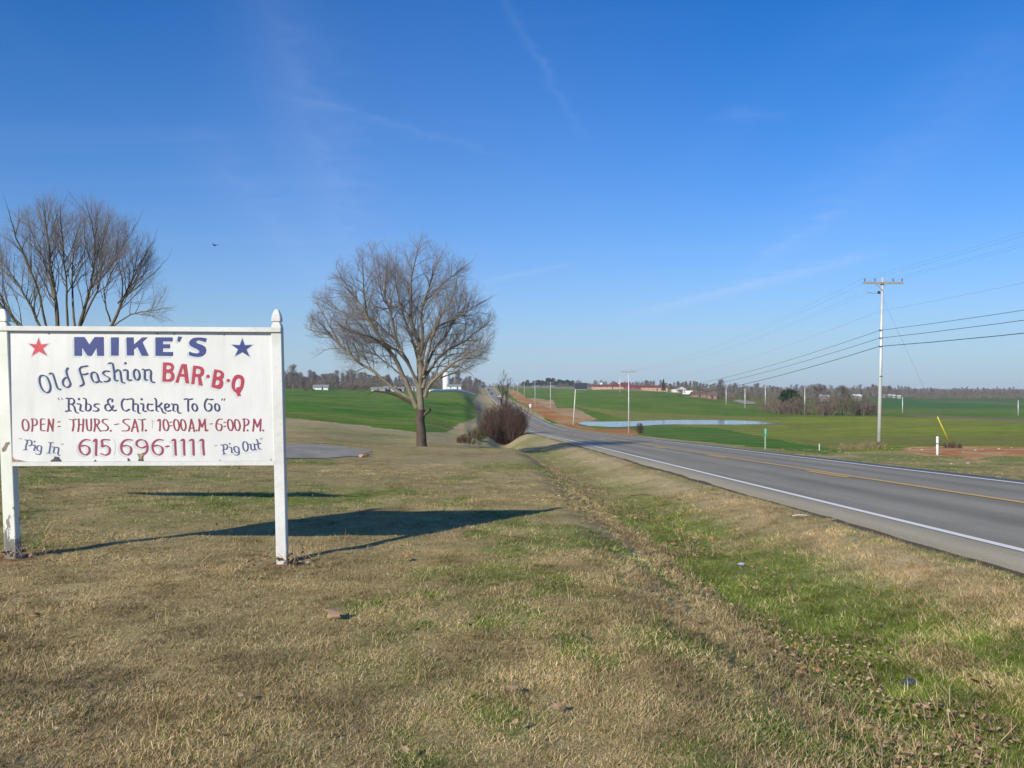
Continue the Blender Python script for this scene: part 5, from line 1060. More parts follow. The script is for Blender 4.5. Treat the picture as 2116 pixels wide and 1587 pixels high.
for k, ((px, d, hh), nm) in enumerate(zip(poles, names)):
    b = at(px, d)
    if k == 0: b.x = (1815.5 - 1058) / F * d
    prev = poles[k - 1] if k else poles[1]; nx_ = poles[min(k + 1, len(poles) - 1)]; rz = math.atan2(1, .0) - R(90) + (0.03 if k != 1 else R(4))
    if k == 2: att.append((b, 0, hh)); continue
    root = empty('utility_pole', b, rz, nm, 'utility pole', 'steel utility poles beside the road')
    lean = .26 if k == 0 else 0.0
    MB().tube([(0, 0, -.5), (lean * .5, 0, hh * .5), (lean, 0, hh)], [.125, .10, .075], 14).build('shaft', galv, root, smooth=True)
    aw = 1.28
    arm = MB().box(lean - aw, -.17, hh - .42, lean + aw, -.06, hh - .29, .01).build('crossarm', armm, root)
    MB().box(lean - .1, -.06, hh - .46, lean + .1, .12, hh - .25).build('arm_bracket', galv, arm)
    xs = (-1.2, -.55, .62, 1.2)
    for x_ in xs: MB().tube([(lean + x_, -.115, hh - .29), (lean + x_, -.115, hh - .2), (lean + x_, -.115, hh - .12), (lean + x_, -.115, hh - .06)], [.015, .045, .035, .02], 8).build('insulator', porc, arm)
    if k == 0:
        MB().tube([(lean - .5, -.115, hh - .42), (lean - .03, -.1, hh - .85)], .022, 6).build('arm_brace', armm, root); MB().tube([(0.004, 0, -.1), (.006, 0, .42)], .14, 14).build('ground_sleeve', sleeve, root, smooth=True)
        MB().box(lean - .34, -.13, hh - 1.05, lean - .2, -.03, hh - .88).build('switch_box', darkm, root)
        MB().tube([(lean - 1.05, -.1, hh - .97), (lean - .7, -.1, hh - 1.02), (lean - .35, -.1, hh - 1.0)], .012, 5).build('side_arm', darkm, root)
        for z_ in (7.55, 7.05, 6.52, 4.6): MB().tube([(.13, -.02, z_ - .025), (.13, -.02, z_ + .025)], .112, 12).build('clamp', darkm, root, smooth=True)
    att.append((b, lean, hh))
b0 = Vector((26.2, -44, h(26.2, -44))); roots = empty('utility_pole', b0, 0, 'utility pole of the same line, standing behind the camera', 'utility pole', 'steel utility poles beside the road')
MB().tube([(0, 0, -.5), (0, 0, 5.6), (0, 0, 11.4)], [.145, .115, .085], 12).build('shaft', galv, roots, smooth=True); MB().box(-1.28, -.17, 10.98, 1.28, -.06, 11.11, .01).build('crossarm', armm, roots)
att = [(b0, 0, 11.4)] + att
wirem = simple('black_cable', (.018, .018, .022), .6); alum = simple('dull_aluminium_conductor', (.20, .21, .23), .5, metal=.3)
def cable(label, off, zf, r, sag, mat, n_=None, lo=0):
    pts = []; A_ = att[:n_] if n_ else att
    for k in range(len(A_) - 1):
        (p0, l0, h0), (p1, l1, h1) = A_[k], A_[k + 1]; f = lambda p_, l_, hh: Vector((p_.x + l_ * (zf(hh) / hh) + off, p_.y - .1, p_.z + zf(hh)))
        a_, b_ = f(p0, l0, h0), f(p1, l1, h1); S_ = sag * ((b_ - a_).length / 95.) ** 2
        for j in range(16 if k < 4 else 8): t = j / (16. if k < 4 else 8.); q_ = a_.lerp(b_, t); q_.z -= 4 * S_ * t * (1 - t); pts.append(q_)
    pts.append(b_); rr = [r] * len(pts)
    o = MB().tube(pts, rr, 5).build('overhead_cable', mat, None, smooth=True); tag(o, label, 'cable', 'overhead cables strung from pole to pole'); return o
cable('thin overhead conductor on the outer left insulators of the crossarms', -1.2, lambda hh: hh - .05, .0036, 1.3, alum); cable('thin overhead conductor on the inner left insulators of the crossarms', -.55, lambda hh: hh - .05, .0036, 1.25, alum)
cable('thin overhead conductor on the inner right insulators of the crossarms', .62, lambda hh: hh - .05, .0036, 1.3, alum); cable('thin overhead conductor on the outer right insulators of the crossarms', 1.2, lambda hh: hh - .05, .0036, 1.25, alum)
cable('thin neutral wire running below the crossarms', -.14, lambda hh: hh - 2.15, .0045, 1.2, alum)
cable('upper black telephone cable on the poles', -.14, lambda hh: hh * .69, .012, 1.25, wirem, 7); cable('middle black telephone cable on the poles', -.14, lambda hh: hh * .645, .014, 1.2, wirem, 7); cable('lowest and thickest black telephone cable on the poles', -.14, lambda hh: hh * .597, .019, 1.35, wirem, 7)
pb, pl_, ph = att[1]; an = Vector((29.4, 55.0, h(29.4, 55.0)))
gt = Vector((pb.x + .2, pb.y, pb.z + ph - 1.2)); guy = MB().tube([gt, an], .006, 5).build('guy_wire', alum); tag(guy, 'thin guy wire slanting from the nearest utility pole to the ground', 'wire')
gd = (gt - an).normalized(); yl = simple('yellow_plastic', (.62, .52, .05), .5); gg = MB().tube([an + gd * .1, an + gd * 2.5], .035, 8).build('guy_guard', yl, None, smooth=True); tag(gg, 'slanting yellow plastic guard on the guy wire at the field edge', 'guy guard')

# ------------------------------------------------------------------ roadside signs and markers
green = simple('green_reflective_sheet', (.01, .30, .17), .4, .05); wht = simple('white_enamel', (.78, .80, .78), .5, .05); steel = simple('galvanised_post', (.42, .44, .38), .6, .1)
b = Vector((15.45, 50.2, 0)); b.z = h(b.x, b.y); r = empty('mile_marker', b, R(10), 'small green mile marker reading 3 over 7 at the far road edge', 'mile marker')
MB().box(-.035, -.012, -.3, .035, .012, 1.24).build('post', steel, r); pnl = MB().loft([[(x, y_, z) for x, z in [(-.085, .8), (-.1, .83), (-.1, 1.24), (-.085, 1.27), (.085, 1.27), (.1, 1.24), (.1, .83), (.085, .8)]] for y_ in (-.018, -.014)]).build('panel', green, r)
d3 = [(-.045, 1.21), (.035, 1.21), (.035, 1.075), (-.045, 1.075)]
def strokes(name, segs, w, y_, mat, par):
    mb = MB()
    for (x1, z1), (x2, z2) in segs:
        dx, dz = x2 - x1, z2 - z1; L_ = math.hypot(dx, dz); nx_, nz_ = -dz / L_ * w / 2, dx / L_ * w / 2; ux, uz = dx / L_ * w * .3, dz / L_ * w * .3
        mb.add([(x1 - ux + nx_, y_, z1 - uz + nz_), (x2 + ux + nx_, y_, z2 + uz + nz_), (x2 + ux - nx_, y_, z2 + uz - nz_), (x1 - ux - nx_, y_, z1 - uz - nz_)], [(0, 1, 2, 3)]); y_ -= .0006
    return mb.build(name, mat, par)
strokes('numeral', [((-.045, 1.215), (.035, 1.215)), ((.035, 1.215), (.035, 1.075)), ((-.02, 1.145), (.035, 1.145)), ((-.045, 1.075), (.035, 1.075))], .024, -.0195, wht, pnl); strokes('numeral', [((-.045, 1.0), (.04, 1.0)), ((.04, 1.0), (-.015, .855))], .024, -.0195, wht, pnl)
b = at(1937, 41.5); r = empty('cable_marker', b, 0, 'white plastic cable marker post with a domed cap by the bare red soil', 'marker post')
MB().tube([(0, 0, -.2), (0, 0, .82)], .055, 12).build('post', wht, r, smooth=True); MB().tube([(0, 0, .82), (0, 0, .84), (0, 0, .90), (0, 0, .935), (0, 0, .95)], [.045, .062, .062, .045, .015], 12).build('cap', wht, r, smooth=True); MB().tube([(0, 0, .55), (0, 0, .60)], .057, 12).build('band', darkm, r, smooth=True)
b = at(1693, 50.5); r = empty('stake', b, 0, 'short pale stake standing in the weeds at the field edge', 'stake'); MB().box(-.02, -.02, -.1, .02, .02, .42, .004).build('shaft', wht, r)
# dark panel on a tall leaning pole
b = at(1184.5, 200); r = empty('roadside_billboard', b, R(-6), 'dark blank sign panel on a tall leaning pale pole beside the pond', 'billboard')
Hh = EYE + (800 - 803) / F * 200 * 1 - b.z; MB().tube([(0, 0, -.4), (.55, 0, Hh)], [.16, .12], 12).build('pole', simple('cream_painted_pole', (.60, .57, .46), .6), r, smooth=True)
pan = MB().box(.45, -.12, Hh - .15, 3.35, .12, Hh + 1.35, .02).build('panel', simple('dark_blue_grey_panel', (.030, .045, .065), .6), r); MB().box(.42, -.14, Hh + .55, 3.38, -.121, Hh + .62).build('seam', darkm, pan); MB().box(.5, -.06, Hh - .25, 3.3, .06, Hh - .15).build('support_bar', steel, r)
# highway route sign on the right bank
b = at(1095.5, 275); r = empty('route_sign', b, 0, 'small white double panel road sign on a post, on the red soil bank', 'road sign'); zt = EYE - (835 - 800) / F * 275 - b.z
MB().box(-.05, .03, -.3, .05, .09, zt).build('post', steel, r); MB().box(-.38, -.02, zt - .55, .38, .02, zt + .02, .01).build('panel', wht, r); MB().box(-.33, -.02, zt - 1.15, .33, .02, zt - .6, .01).build('panel', wht, r); 
b = at(1097.5, 272)
# distant plain poles in the fields
for px, d, hh, lb in [(1281, 560, 11.5, 'faint thin pole standing on the green hill'), (1500.5, 400, 9, 'left one of three pale poles beside the side road'), (1539.5, 360, 8.6, 'middle one of three pale poles beside the side road'), (1581.5, 410, 10, 'right one of three pale poles, at the edge of the thicket'), (1865, 330, 6.5, 'pale pole in the far right field near the white sheds'), (2104, 300, 5.6, 'pale pole in the right field near the picture edge'), (1242, 900, 16, 'very thin mast above the pine wood'), (1663, 300, 10, 'pale dead trunk standing in the thicket')]:
    b = at(px, d); r = empty('field_pole', b, 0, lb, 'pole'); MB().tube([(0, 0, -.4), (0, 0, hh)], [.17 * d / 400 + .05, .12 * d / 400 + .03] if hh < 15 else [.12, .08], 8).build('shaft', galv, r, smooth=True)
    if 1490 < px < 1590: MB().box(-.9, -.08, hh - .6, .9, .08, hh - .4).build('crossarm', armm, r)

# ------------------------------------------------------------------ farm buildings
def house(label, px, d, wid, dep, wall_h, roof_h, wallm, roofm, rz=0, name='farmhouse', cat='house', nwin=4, axis='x', chimney=False, door=True, trimm=None, lift=0):
    b = at(px, d); b.z += lift; r = empty(name, b, rz, label, cat); hw, hd = wid / 2, dep / 2
    MB().box(-hw, -hd, -1.2, hw, hd, wall_h).build('wall', wallm, r)
    ov = .4
    if axis == 'x': prof = [(-hd - ov, wall_h - .05), (0, wall_h + roof_h), (hd + ov, wall_h - .05), (hd + ov, wall_h + .12), (0, wall_h + roof_h + .2), (-hd - ov, wall_h + .12)]
    else: prof = [(-hw - ov, wall_h - .05), (0, wall_h + roof_h), (hw + ov, wall_h - .05), (hw + ov, wall_h + .12), (0, wall_h + roof_h + .2), (-hw - ov, wall_h + .12)]
    mb = MB(); P_ = [prof[0], prof[1], prof[2], prof[3], prof[4], prof[5]]
    if axis == 'x': mb.loft([[(x, y_, z) for y_, z in P_] for x in (-hw - ov, hw + ov)])
    else: mb.loft([[(x, y_, z) for x, z in P_] for y_ in (-hd - ov, hd + ov)])
    rf = mb.build('roof', roofm, r)
    gb = MB()
    if axis == 'x':
        for x in (-hw + .02, hw - .02): gb.add([(x, -hd, wall_h), (x, hd, wall_h), (x, 0, wall_h + roof_h)], [(0, 1, 2)])
    else:
        for y_ in (-hd + .02, hd - .02): gb.add([(-hw, y_, wall_h), (hw, y_, wall_h), (0, y_, wall_h + roof_h)], [(0, 1, 2)])
    gb.build('gable', wallm, r)
    if chimney: MB().box(hw * .4, -.35, wall_h + roof_h * .5, hw * .4 + .7, .35, wall_h + roof_h + .9).build('chimney', wallm, rf)
    for k in range(nwin):
        x = -hw + wid * (k + .5) / nwin
        if door and k == nwin // 2: MB().box(x - .45, -hd - .05, 0, x + .45, -hd + .01, 2.05).build('door', darkm, r); continue
        w_ = MB().box(x - .5, -hd - .06, .9, x + .5, -hd + .01, min(2.1, wall_h - .2)).build('window', trimm or wht, r); MB().box(x - .4, -hd - .08, 1.0, x + .4, -hd - .061, min(2.0, wall_h - .3)).build('pane', glassm, w_)
    return r
dullw = simple('dull_white_siding', (.38, .38, .36), .7, .1, 1); glassm = simple('dark_window_glass', (.04, .05, .06), .15, .1, 3, spec=.6); brick = simple('orange_brick', (.27, .14, .09), .85, .15, 2); redm = simple('red_painted_metal', (.30, .045, .035), .6, .12, .6); redroof = simple('dull_red_roof', (.20, .05, .045), .75, .15, .6); whitew = simple('white_siding', (.72, .72, .69), .6, .06, 1); greyr = simple('grey_shingle_roof', (.26, .26, .26), .8, .15, 1); tanw = simple('tan_block_wall', (.50, .33, .20), .8, .1, .6); brownr = simple('brown_shingle_roof', (.16, .11, .09), .8, .15, 1); domem = simple('pale_dome_metal', (.74, .70, .66), .4, .05)
house('small grey-roofed farmhouse at the far edge of the left wheat field', 664, 480, 8.5, 7, 1.5, 1.3, whitew, greyr, R(5), nwin=4)
for k, (px, wd, hh, lb) in enumerate([(782, 8, 1.5, 'leftmost low white farm shed beyond the left field'), (806, 7, 2.1, 'taller white farm shed with a grey roof beyond the left field'), (829, 4, 1.5, 'small white shed between the two larger white sheds'), (857, 7, 2.0, 'white farmhouse behind the trunk of the lone bare tree')]):
    house(lb, px, 480 + 6 * k, wd, 5, hh, .9, dullw, greyr, R(4 - 3 * k), nwin=3, name='farm_shed' if k < 3 else 'farmhouse', cat='shed' if k < 3 else 'house')
# white silo
b = at(922, 560); r = empty('silo', b, 0, 'tall white cylindrical silo behind the branches of the lone bare tree', 'silo'); zt = EYE + (800 - 768) / F * 560 - b.z
MB().tube([(0, 0, -1), (0, 0, zt - 1.0)], 2.35, 28).build('wall', wht, r, smooth=False); MB().tube([(0, 0, zt - 1.0), (0, 0, zt - .4), (0, 0, zt + .1), (0, 0, zt + .3)], [2.4, 2.1, 1.2, .2], 28).build('dome', domem, r, smooth=True)
for z_ in (zt * .3, zt * .55, zt * .8): MB().tube([(0, 0, z_), (0, 0, z_ + .12)], 2.38, 28, cap=False).build('hoop', steel, r)
house('small white barn beside the white silo', 939, 543, 9, 6, 2.2, 1.2, whitew, greyr, 0, name='barn', cat='barn', nwin=2)
# long white wrapped silage tube
def near_row(px, py, lo, hi, up): return min((at(px, d_) for d_ in np.linspace(lo, hi, 60)), key=lambda v: abs(800 + F * (EYE - v.z - up) / v.y - py))
pA, pB = near_row(888, 807.5, 360, 560, .6), near_row(984, 812.5, 330, 560, .6); pts = [pA.lerp(pB, t) for t in np.linspace(0, 1, 14)]; pts = [Vector((v.x, v.y, max(h(v.x, v.y) + .55, v.z + .6))) for v in pts]; o = MB().tube(pts, [.5] + [.85] * 12 + [.5], 14).build('silage_bag', simple('white_plastic_wrap', (.76, .77, .76), .45, .08, .8), None, smooth=True); tag(o, 'long low white plastic silage tube lying at the far end of the left field', 'silage bag')
# red barns, silo and school on the hill
house('red roofed low building with tan walls at the top of the green hill', 1258, 740, 30, 12, 2.2, 1.3, tanw, redroof, 0, name='barn', cat='barn', nwin=6); house('red barn with a pale roof vent on the green hill', 1286, 745, 14, 10, 3.2, 2.2, redm, redroof, R(8), name='barn', cat='barn', nwin=3)
b = at(1243, 742); r = empty('silo', b, 0, 'red grain silo with a pale dome on the green hill', 'silo'); MB().tube([(0, 0, -.5), (0, 0, 4.2)], 1.7, 20).build('wall', redm, r); MB().tube([(0, 0, 4.2), (0, 0, 5.1), (0, 0, 5.8), (0, 0, 6.0)], [1.75, 1.5, .8, .2], 20).build('dome', domem, r, smooth=True)
b = at(1280, 741); r = empty('silo', b, 0, 'short pale-domed red silo in front of the red barn', 'silo'); MB().tube([(0, 0, -.5), (0, 0, 4.6)], 1.6, 20).build('wall', redm, r); MB().tube([(0, 0, 4.6), (0, 0, 5.1), (0, 0, 5.4)], [1.7, 1.2, .2], 20).build('dome', domem, r, smooth=True)
house('long low dark red building on the hill between the silos and the brick hall', 1318, 735, 26, 10, 1.5, 1.6, redm, redroof, 0, name='barn', cat='barn', nwin=5)
house('long tan-walled hall with a red roof left of the pointed evergreen', 1352, 660, 20, 10, 2.6, 1.6, tanw, redroof, R(-3), name='hall', cat='building', nwin=6)
house('small white house with a brown roof behind the dark shrub', 1402, 640, 9, 8, 2.6, 2.2, whitew, brownr, R(20), nwin=3, axis='y')
house('brick farmhouse with white-trimmed windows, left of its neighbour', 1443, 505, 8, 6, 2.0, 1.5, brick, brownr, R(4), nwin=5, chimney=True); house('darker brick farmhouse under the tall bare tree', 1470, 500, 5.5, 6, 2.1, 1.6, brick, brownr, R(-4), nwin=3, chimney=True)
for k, (px, lb, wd) in enumerate([(1827, 'leftmost small white shed on the right skyline', 5), (1837, 'second small white shed on the right skyline', 6), (1846, 'third small white shed on the right skyline', 5), (1857, 'rightmost small white shed on the right skyline', 6)]): house(lb, px, 690, wd * .36, 3, 2.0, .5, dullw, wht, 0, name='farm_shed', cat='shed', nwin=2, door=False, lift=.0)
for px, lb in ((1703, 'white-roofed shed showing through the thicket top'), (1770, 'white-roofed shed behind the right part of the thicket')): house(lb, px, 585, 5, 5, 3.6, 1.2, dullw, wht, R(5), name='farm_shed', cat='shed', nwin=2, door=False)

# ------------------------------------------------------------------ vehicles
tyre = simple('tyre_rubber', (.03, .03, .03), .8); 
def vehicle(label, loc, rz, bodym, kind='car', group=None):
    r = empty('truck' if kind != 'car' else 'car', loc, rz, label, 'car' if kind == 'car' else 'truck', group)
    if kind == 'car': body = [(-2.2, .35), (-2.25, .75), (-1.95, .95), (-1.3, 1.0), (-.75, 1.42), (.75, 1.45), (1.5, .98), (2.15, .85), (2.25, .5), (2.2, .35)]; glass = [(-1.1, 1.02), (-.68, 1.36), (.68, 1.39), (1.25, 1.0)]; wl_ = (-1.35, 1.4)
    else: body = [(-3.4, .5), (-3.4, 3.0), (1.4, 3.0), (1.4, 2.3), (2.3, 2.2), (2.7, 1.4), (3.4, 1.25), (3.45, .5)]; glass = [(1.6, 1.4), (1.6, 2.1), (2.2, 2.05), (2.5, 1.4)]; wl_ = (-2.2, 2.6)
    bd = MB().loft([[(x_, y_, z) for y_, z in [(q_[0], q_[1]) for q_ in body]] for x_ in (-.88, .88)]).build('body', bodym, r)
    MB().loft([[(x_, y_, z) for y_, z in glass] for x_ in (-.89, .89)]).build('window', glassm, r)
    ws = [q_ for q_ in body]; 
    if kind == 'car': MB().add([(-.7, -1.28, 1.03), (.7, -1.28, 1.03), (.62, -.79, 1.41), (-.62, -.79, 1.41)], [(0, 1, 2, 3)]).build('windscreen', glassm, r)
    for y_ in wl_:
        for x_ in (-.84, .84): MB().tube([(x_ - .1, y_, .34), (x_ + .1, y_, .34)], .34 if kind == 'car' else .45, 14).build('wheel', tyre, r, smooth=False)
    return r
def on_road(Y, side): x = float(road_x(Y)) + side; return Vector((x, Y, float(road_z(Y)) - .03))
def road_dir(Y): return math.atan2(-(float(road_x(Y + 5)) - float(road_x(Y - 5))), 10.)
vehicle('dark car coming down the hill in the left lane', on_road(640, -1.5), road_dir(640) + math.pi, simple('dark_car_paint', (.03, .03, .035), .3, .05), group=None)
vehicle('small black car higher up the hill', on_road(830, -1.6), road_dir(830), simple('black_car_paint', (.02, .02, .025), .3, .05)); vehicle('dark red car at the crest of the hill', on_road(1120, 1.0), road_dir(1120), simple('dark_red_car_paint', (.16, .03, .025), .3, .05)); vehicle('white car in the right lane, half hidden by the sapling', on_road(545, 1.7), road_dir(545), simple('white_car_paint', (.78, .78, .78), .3, .03))
v = at(1421, 560); vehicle('white delivery truck parked at the foot of the brick farmhouses', v, R(88), simple('white_truck_paint', (.80, .80, .78), .35, .03), 'truck')

# ------------------------------------------------------------------ bird, stones and litter
bm_ = simple('black_feathers', (.02, .02, .022), .7); p_ = W(444, 507, 60); r = empty('flying_bird', p_, R(60), 'tiny black bird flying above the gap between the two bare trees', 'bird')
MB().tube([(0, -.17, 0), (0, -.1, .01), (0, .0, 0), (0, .1, 0), (0, .2, -.01)], [.015, .04, .05, .03, .01], 8).build('body', bm_, r, smooth=True)
for s_ in (-1, 1): MB().add([(0.03 * s_, .06, .01), (.03 * s_, -.06, .01), (.2 * s_, -.07, .07), (.36 * s_, -.02, .03), (.22 * s_, .06, .08), (.03 * s_, .06, .03), (.2 * s_, -.07, .085), (.36 * s_, -.02, .04)], [(0, 1, 2, 4), (4, 2, 3), (5, 4, 6, 1), (4, 7, 6)]).build('wing', bm_, r)
def rock(name, label, cat, loc, s, mat, seed, group=None):
    rg = np.random.default_rng(seed); mb = MB(); rings = []
    for k in range(5):
        t = k / 4 * math.pi; rings.append([(s[0] * math.sin(t) * math.cos(a_) * (.75 + .5 * rg.random()) + .001 * k, s[1] * math.sin(t) * math.sin(a_) * (.75 + .5 * rg.random()), -s[2] * math.cos(t) * (.8 + .3 * rg.random())) for a_ in [6.283 * j / 8 for j in range(8)]])
    o = mb.loft(rings).build(name, mat); o.location = loc; return tag(o, label, cat, group)
stone = simple('pale_limestone', (.48, .42, .34), .9, .2, 8, bump=.3); clod = simple('red_clay_clod', (.34, .16, .08), .95, .2, 8)
for k, (px, py) in enumerate([(1843, 927), (1880, 928), (1905, 930), (1932, 926), (2015, 931), (2030, 929), (2090, 926), (2064, 928), (1965, 959), (2000, 958), (1990, 934)]):
    g_ = G(px, py, 20); s_ = .035 + .03 * ((k * 7) % 5) / 5; rock('stone', 'pale stone lying on the bare red soil near the white marker post', 'stone', g_ + Vector((0, 0, s_ * .3)), (s_ * 1.5, s_, s_ * .7), stone, k, 'pale stones on the bare red soil')
g_ = G(757, 944, 10); rock('stump', 'low brown stump by the corner of the paved lot', 'stump', g_ + Vector((0, 0, .06)), (.09, .07, .06), simple('rotting_stump', (.14, .09, .05), .95), 80)
g_ = G(746, 945, 10); rock('stone', 'small orange-tan brick fragment left of the brown stump', 'stone', g_ + Vector((0, 0, .04)), (.07, .05, .05), simple('tan_brick_fragment', (.50, .32, .2), .9), 81)
leafb = simple('dry_brown_leaf', (.30, .20, .13), .8, .2, 20); leafo = simple('orange_tan_leaf', (.34, .20, .09), .8, .2, 20)
def leaf(px, py, s, mat, label, seed, name='dry_leaf', cat='leaf', group='dry leaves lying on the lawn'):
    rg = np.random.default_rng(seed); g_ = G(px, py, 3); vs = []; N_ = 10
    for k in range(N_):
        a_ = 6.283 * k / N_; rr = s * (.55 + .45 * abs(math.cos(a_ * 2.5)) ** .7) * (.85 + .3 * rg.random()); vs.append((rr * math.cos(a_), rr * .7 * math.sin(a_), .35 * s * math.cos(a_) ** 2 + rg.random() * .15 * s))
    vs.append((0, 0, .02 * s)); o = mesh_np(name, vs, [(k, (k + 1) % N_, N_) for k in range(N_)], mat, None, True); o.location = g_ + Vector((0, 0, .048)); o.rotation_euler = (rg.normal() * .2 - .6, rg.normal() * .2, rg.random() * 6); sm = o.modifiers.new('thickness', 'SOLIDIFY'); sm.thickness = .0015; return tag(o, label, cat, group)
leaf(690, 1283, .075, leafb, 'largest curled brown leaf on the lawn right of the right sign post', 1)
leaf(75, 1290, .06, leafo, 'rusty leaf at the far left of the lawn below the signboard', 2)
LEAFL = ['orange tan leaf on the lawn just below the big shadow of the signboard', 'tan leaf on the grass bank between ditch and road, farthest up the ditch', '', 'brown leaf at the left rim of the ditch, midway down the lawn', 'upper one of two orange tan leaves side by side near the ditch rim', 'lower one of two orange tan leaves side by side near the ditch rim',
 'larger far orange leaf in the upper part of the ditch', 'orange leaf up the ditch, left of its larger neighbour', 'upper one of two orange leaves near the dark blue plastic scrap', 'lower one of two orange leaves right of the dark blue plastic scrap', 'brown leaf near the bottom edge, centre right of the lawn', 'smallest brown leaf low on the left half of the lawn',
 'brown leaf at the bottom edge of the lawn below the largest leaf', 'brown leaf low on the middle of the lawn', 'orange tan leaf in the middle of the lawn right of centre', 'orange leaf on the green side of the ditch above the plastic scrap', 'orange leaf in the green grass of the mid ditch', 'large orange tan leaf in the ditch below the small bluish scrap', 'orange tan leaf at the bottom right corner of the lawn']
k = 10
for px, py, s_, m_ in [(840, 1163, .05, leafo), (1515, 975, .08, leafo), (1270, 1245, .013, wht), (1585, 1305, .05, leafb), (1655, 1392, .06, leafo), (1690, 1398, .05, leafo), (1470, 1118, .07, leafo), (1390, 1130, .06, leafo), (2010, 1418, .07, leafo), (2040, 1430, .06, leafo), (1150, 1480, .035, leafb), (500, 1455, .03, leafb), (660, 1540, .035, leafb), (1060, 1440, .035, leafb), (1200, 1330, .035, leafo), (1860, 1340, .05, leafo), (1775, 1290, .05, leafo), (1630, 1225, .06, leafo), (1980, 1540, .05, leafo)]:
    if m_ is wht: o = leaf(px, py, s_, m_, 'tiny scrap of white paper on the lawn', k, 'paper_scrap', 'litter', None)
    else: leaf(px, py, s_ * .9, m_, LEAFL[k - 10], k)
    k += 1
g_ = G(1652, 1074, 3); tag(MB().tube([g_ + Vector((-.13, -.02, .07)), g_ + Vector((0, .0, .085)), g_ + Vector((.14, .03, .07))], .009, 6).build('stick', simple('bleached_stick', (.7, .66, .6), .8)), 'short bleached white stick on the grass bank below the road', 'stick')
g_ = G(1322, 1028, 3); tag(MB().tube([g_ + Vector((-.25, 0, .05)), g_ + Vector((.1, .03, .07)), g_ + Vector((.4, -.02, .06))], .012, 6).build('stick', simple('dark_fallen_branch', (.09, .06, .045), .9)), 'dark fallen branch lying across the ditch', 'stick')
g_ = G(1877, 1420, 3); o = rock('litter_bag', 'crumpled dark blue grey plastic scrap in the ditch at the right', 'litter', g_ + Vector((0, 0, .04)), (.06, .04, .03), simple('crumpled_dark_plastic', (.06, .07, .09), .3, .4, 30), 90)
g_ = G(1532, 1173, 3); rock('litter_scrap', 'small bluish scrap among the dead leaves in the ditch', 'litter', g_ + Vector((0, 0, .05)), (.05, .03, .02), simple('pale_blue_plastic', (.4, .42, .55), .4), 91)

# ------------------------------------------------------------------ grass
def blade_tuft(seed, n_, L0, L1, spread, lean, w, curl=.4, name='tuft'):
    rg = np.random.default_rng(seed); V = []; Fc = []; tone = []
    for k in range(n_):
        a_ = rg.random() * 6.283; r_ = spread * math.sqrt(rg.random()); x, y = r_ * math.cos(a_), r_ * math.sin(a_); b_ = rg.random() * 6.283; L_ = L0 + (L1 - L0) * rg.random(); ln = lean * (.3 + rg.random())
        dx, dy = math.cos(b_), math.sin(b_); c_ = b_ + 1.57 + rg.normal() * .6; wx, wy = math.cos(c_) * w / 2, math.sin(c_) * w / 2; i = len(V)
        for t, ww in ((0, 1), (.5, .8), (1.0, .25)):
            off = L_ * (math.sin(ln) * t + curl * t * t * .5); z = L_ * (math.cos(ln) * t - curl * t * t * .35) - .004; px, py = x + dx * off, y + dy * off; V += [(px - wx * ww, py - wy * ww, z), (px + wx * ww, py + wy * ww, z)]
        Fc += [(i, i + 1, i + 3, i + 2), (i + 2, i + 3, i + 5, i + 4)]; tone += [rg.random()] * 6
    me = bpy.data.meshes.new(name); me.from_pydata(V, [], Fc); me.attributes.new('tone', 'FLOAT', 'POINT').data.foreach_set('value', np.array(tone, np.float32)); return bpy.data.objects.new(name, me)
m, n, p = newmat('dormant_and_green_grass_blades')
ti = nd(n, 'ShaderNodeAttribute', attribute_name='tint'); ti.attribute_type = 'INSTANCER'; tn = nd(n, 'ShaderNodeAttribute', attribute_name='tone')
dry = ramp(n, tn.outputs['Fac'], [(.0, (.24, .155, .072)), (.35, (.39, .28, .135)), (.7, (.55, .405, .195)), (1, (.68, .545, .31))]); grn = ramp(n, tn.outputs['Fac'], [(0, (.09, .135, .020)), (.5, (.165, .225, .034)), (1, (.27, .31, .065))])
# tint: 0..1 dryness tone shift ; >1 adds green
gsel = nd(n, 'ShaderNodeMath', operation='SUBTRACT'); n.links.new(ti.outputs['Fac'], gsel.inputs[0]); gsel.inputs[1].default_value = 1.0; 
gc_ = nd(n, 'ShaderNodeMath', operation='GREATER_THAN'); n.links.new(gsel.outputs[0], gc_.inputs[0]); n.links.new(tn.outputs['Fac'], gc_.inputs[1])
fr = nd(n, 'ShaderNodeMath', operation='FRACT'); n.links.new(ti.outputs['Fac'], fr.inputs[0])
mx = nd(n, 'ShaderNodeMixRGB'); n.links.new(gc_.outputs[0], mx.inputs[0]); n.links.new(dry, mx.inputs[1]); n.links.new(grn, mx.inputs[2])
tc_ = nd(n, 'ShaderNodeNewGeometry')
def pn_(s_, d_):
    x = nd(n, 'ShaderNodeTexNoise'); x.inputs['Scale'].default_value = s_; x.inputs['Detail'].default_value = d_; n.links.new(tc_.outputs['Position'], x.inputs['Vector']); return x.outputs['Fac']
mu1 = nd(n, 'ShaderNodeMapRange'); n.links.new(pn_(1.7, 5), mu1.inputs[0]); mu1.inputs[1].default_value = .36; mu1.inputs[2].default_value = .62; mu1.inputs[3].default_value = .66; mu1.inputs[4].default_value = 1.32
mu2 = nd(n, 'ShaderNodeMapRange'); n.links.new(pn_(.33, 3), mu2.inputs[0]); mu2.inputs[1].default_value = .35; mu2.inputs[2].default_value = .65; mu2.inputs[3].default_value = .82; mu2.inputs[4].default_value = 1.08
mm = nd(n, 'ShaderNodeMath', operation='MULTIPLY'); n.links.new(mu1.outputs[0], mm.inputs[0]); n.links.new(mu2.outputs[0], mm.inputs[1])
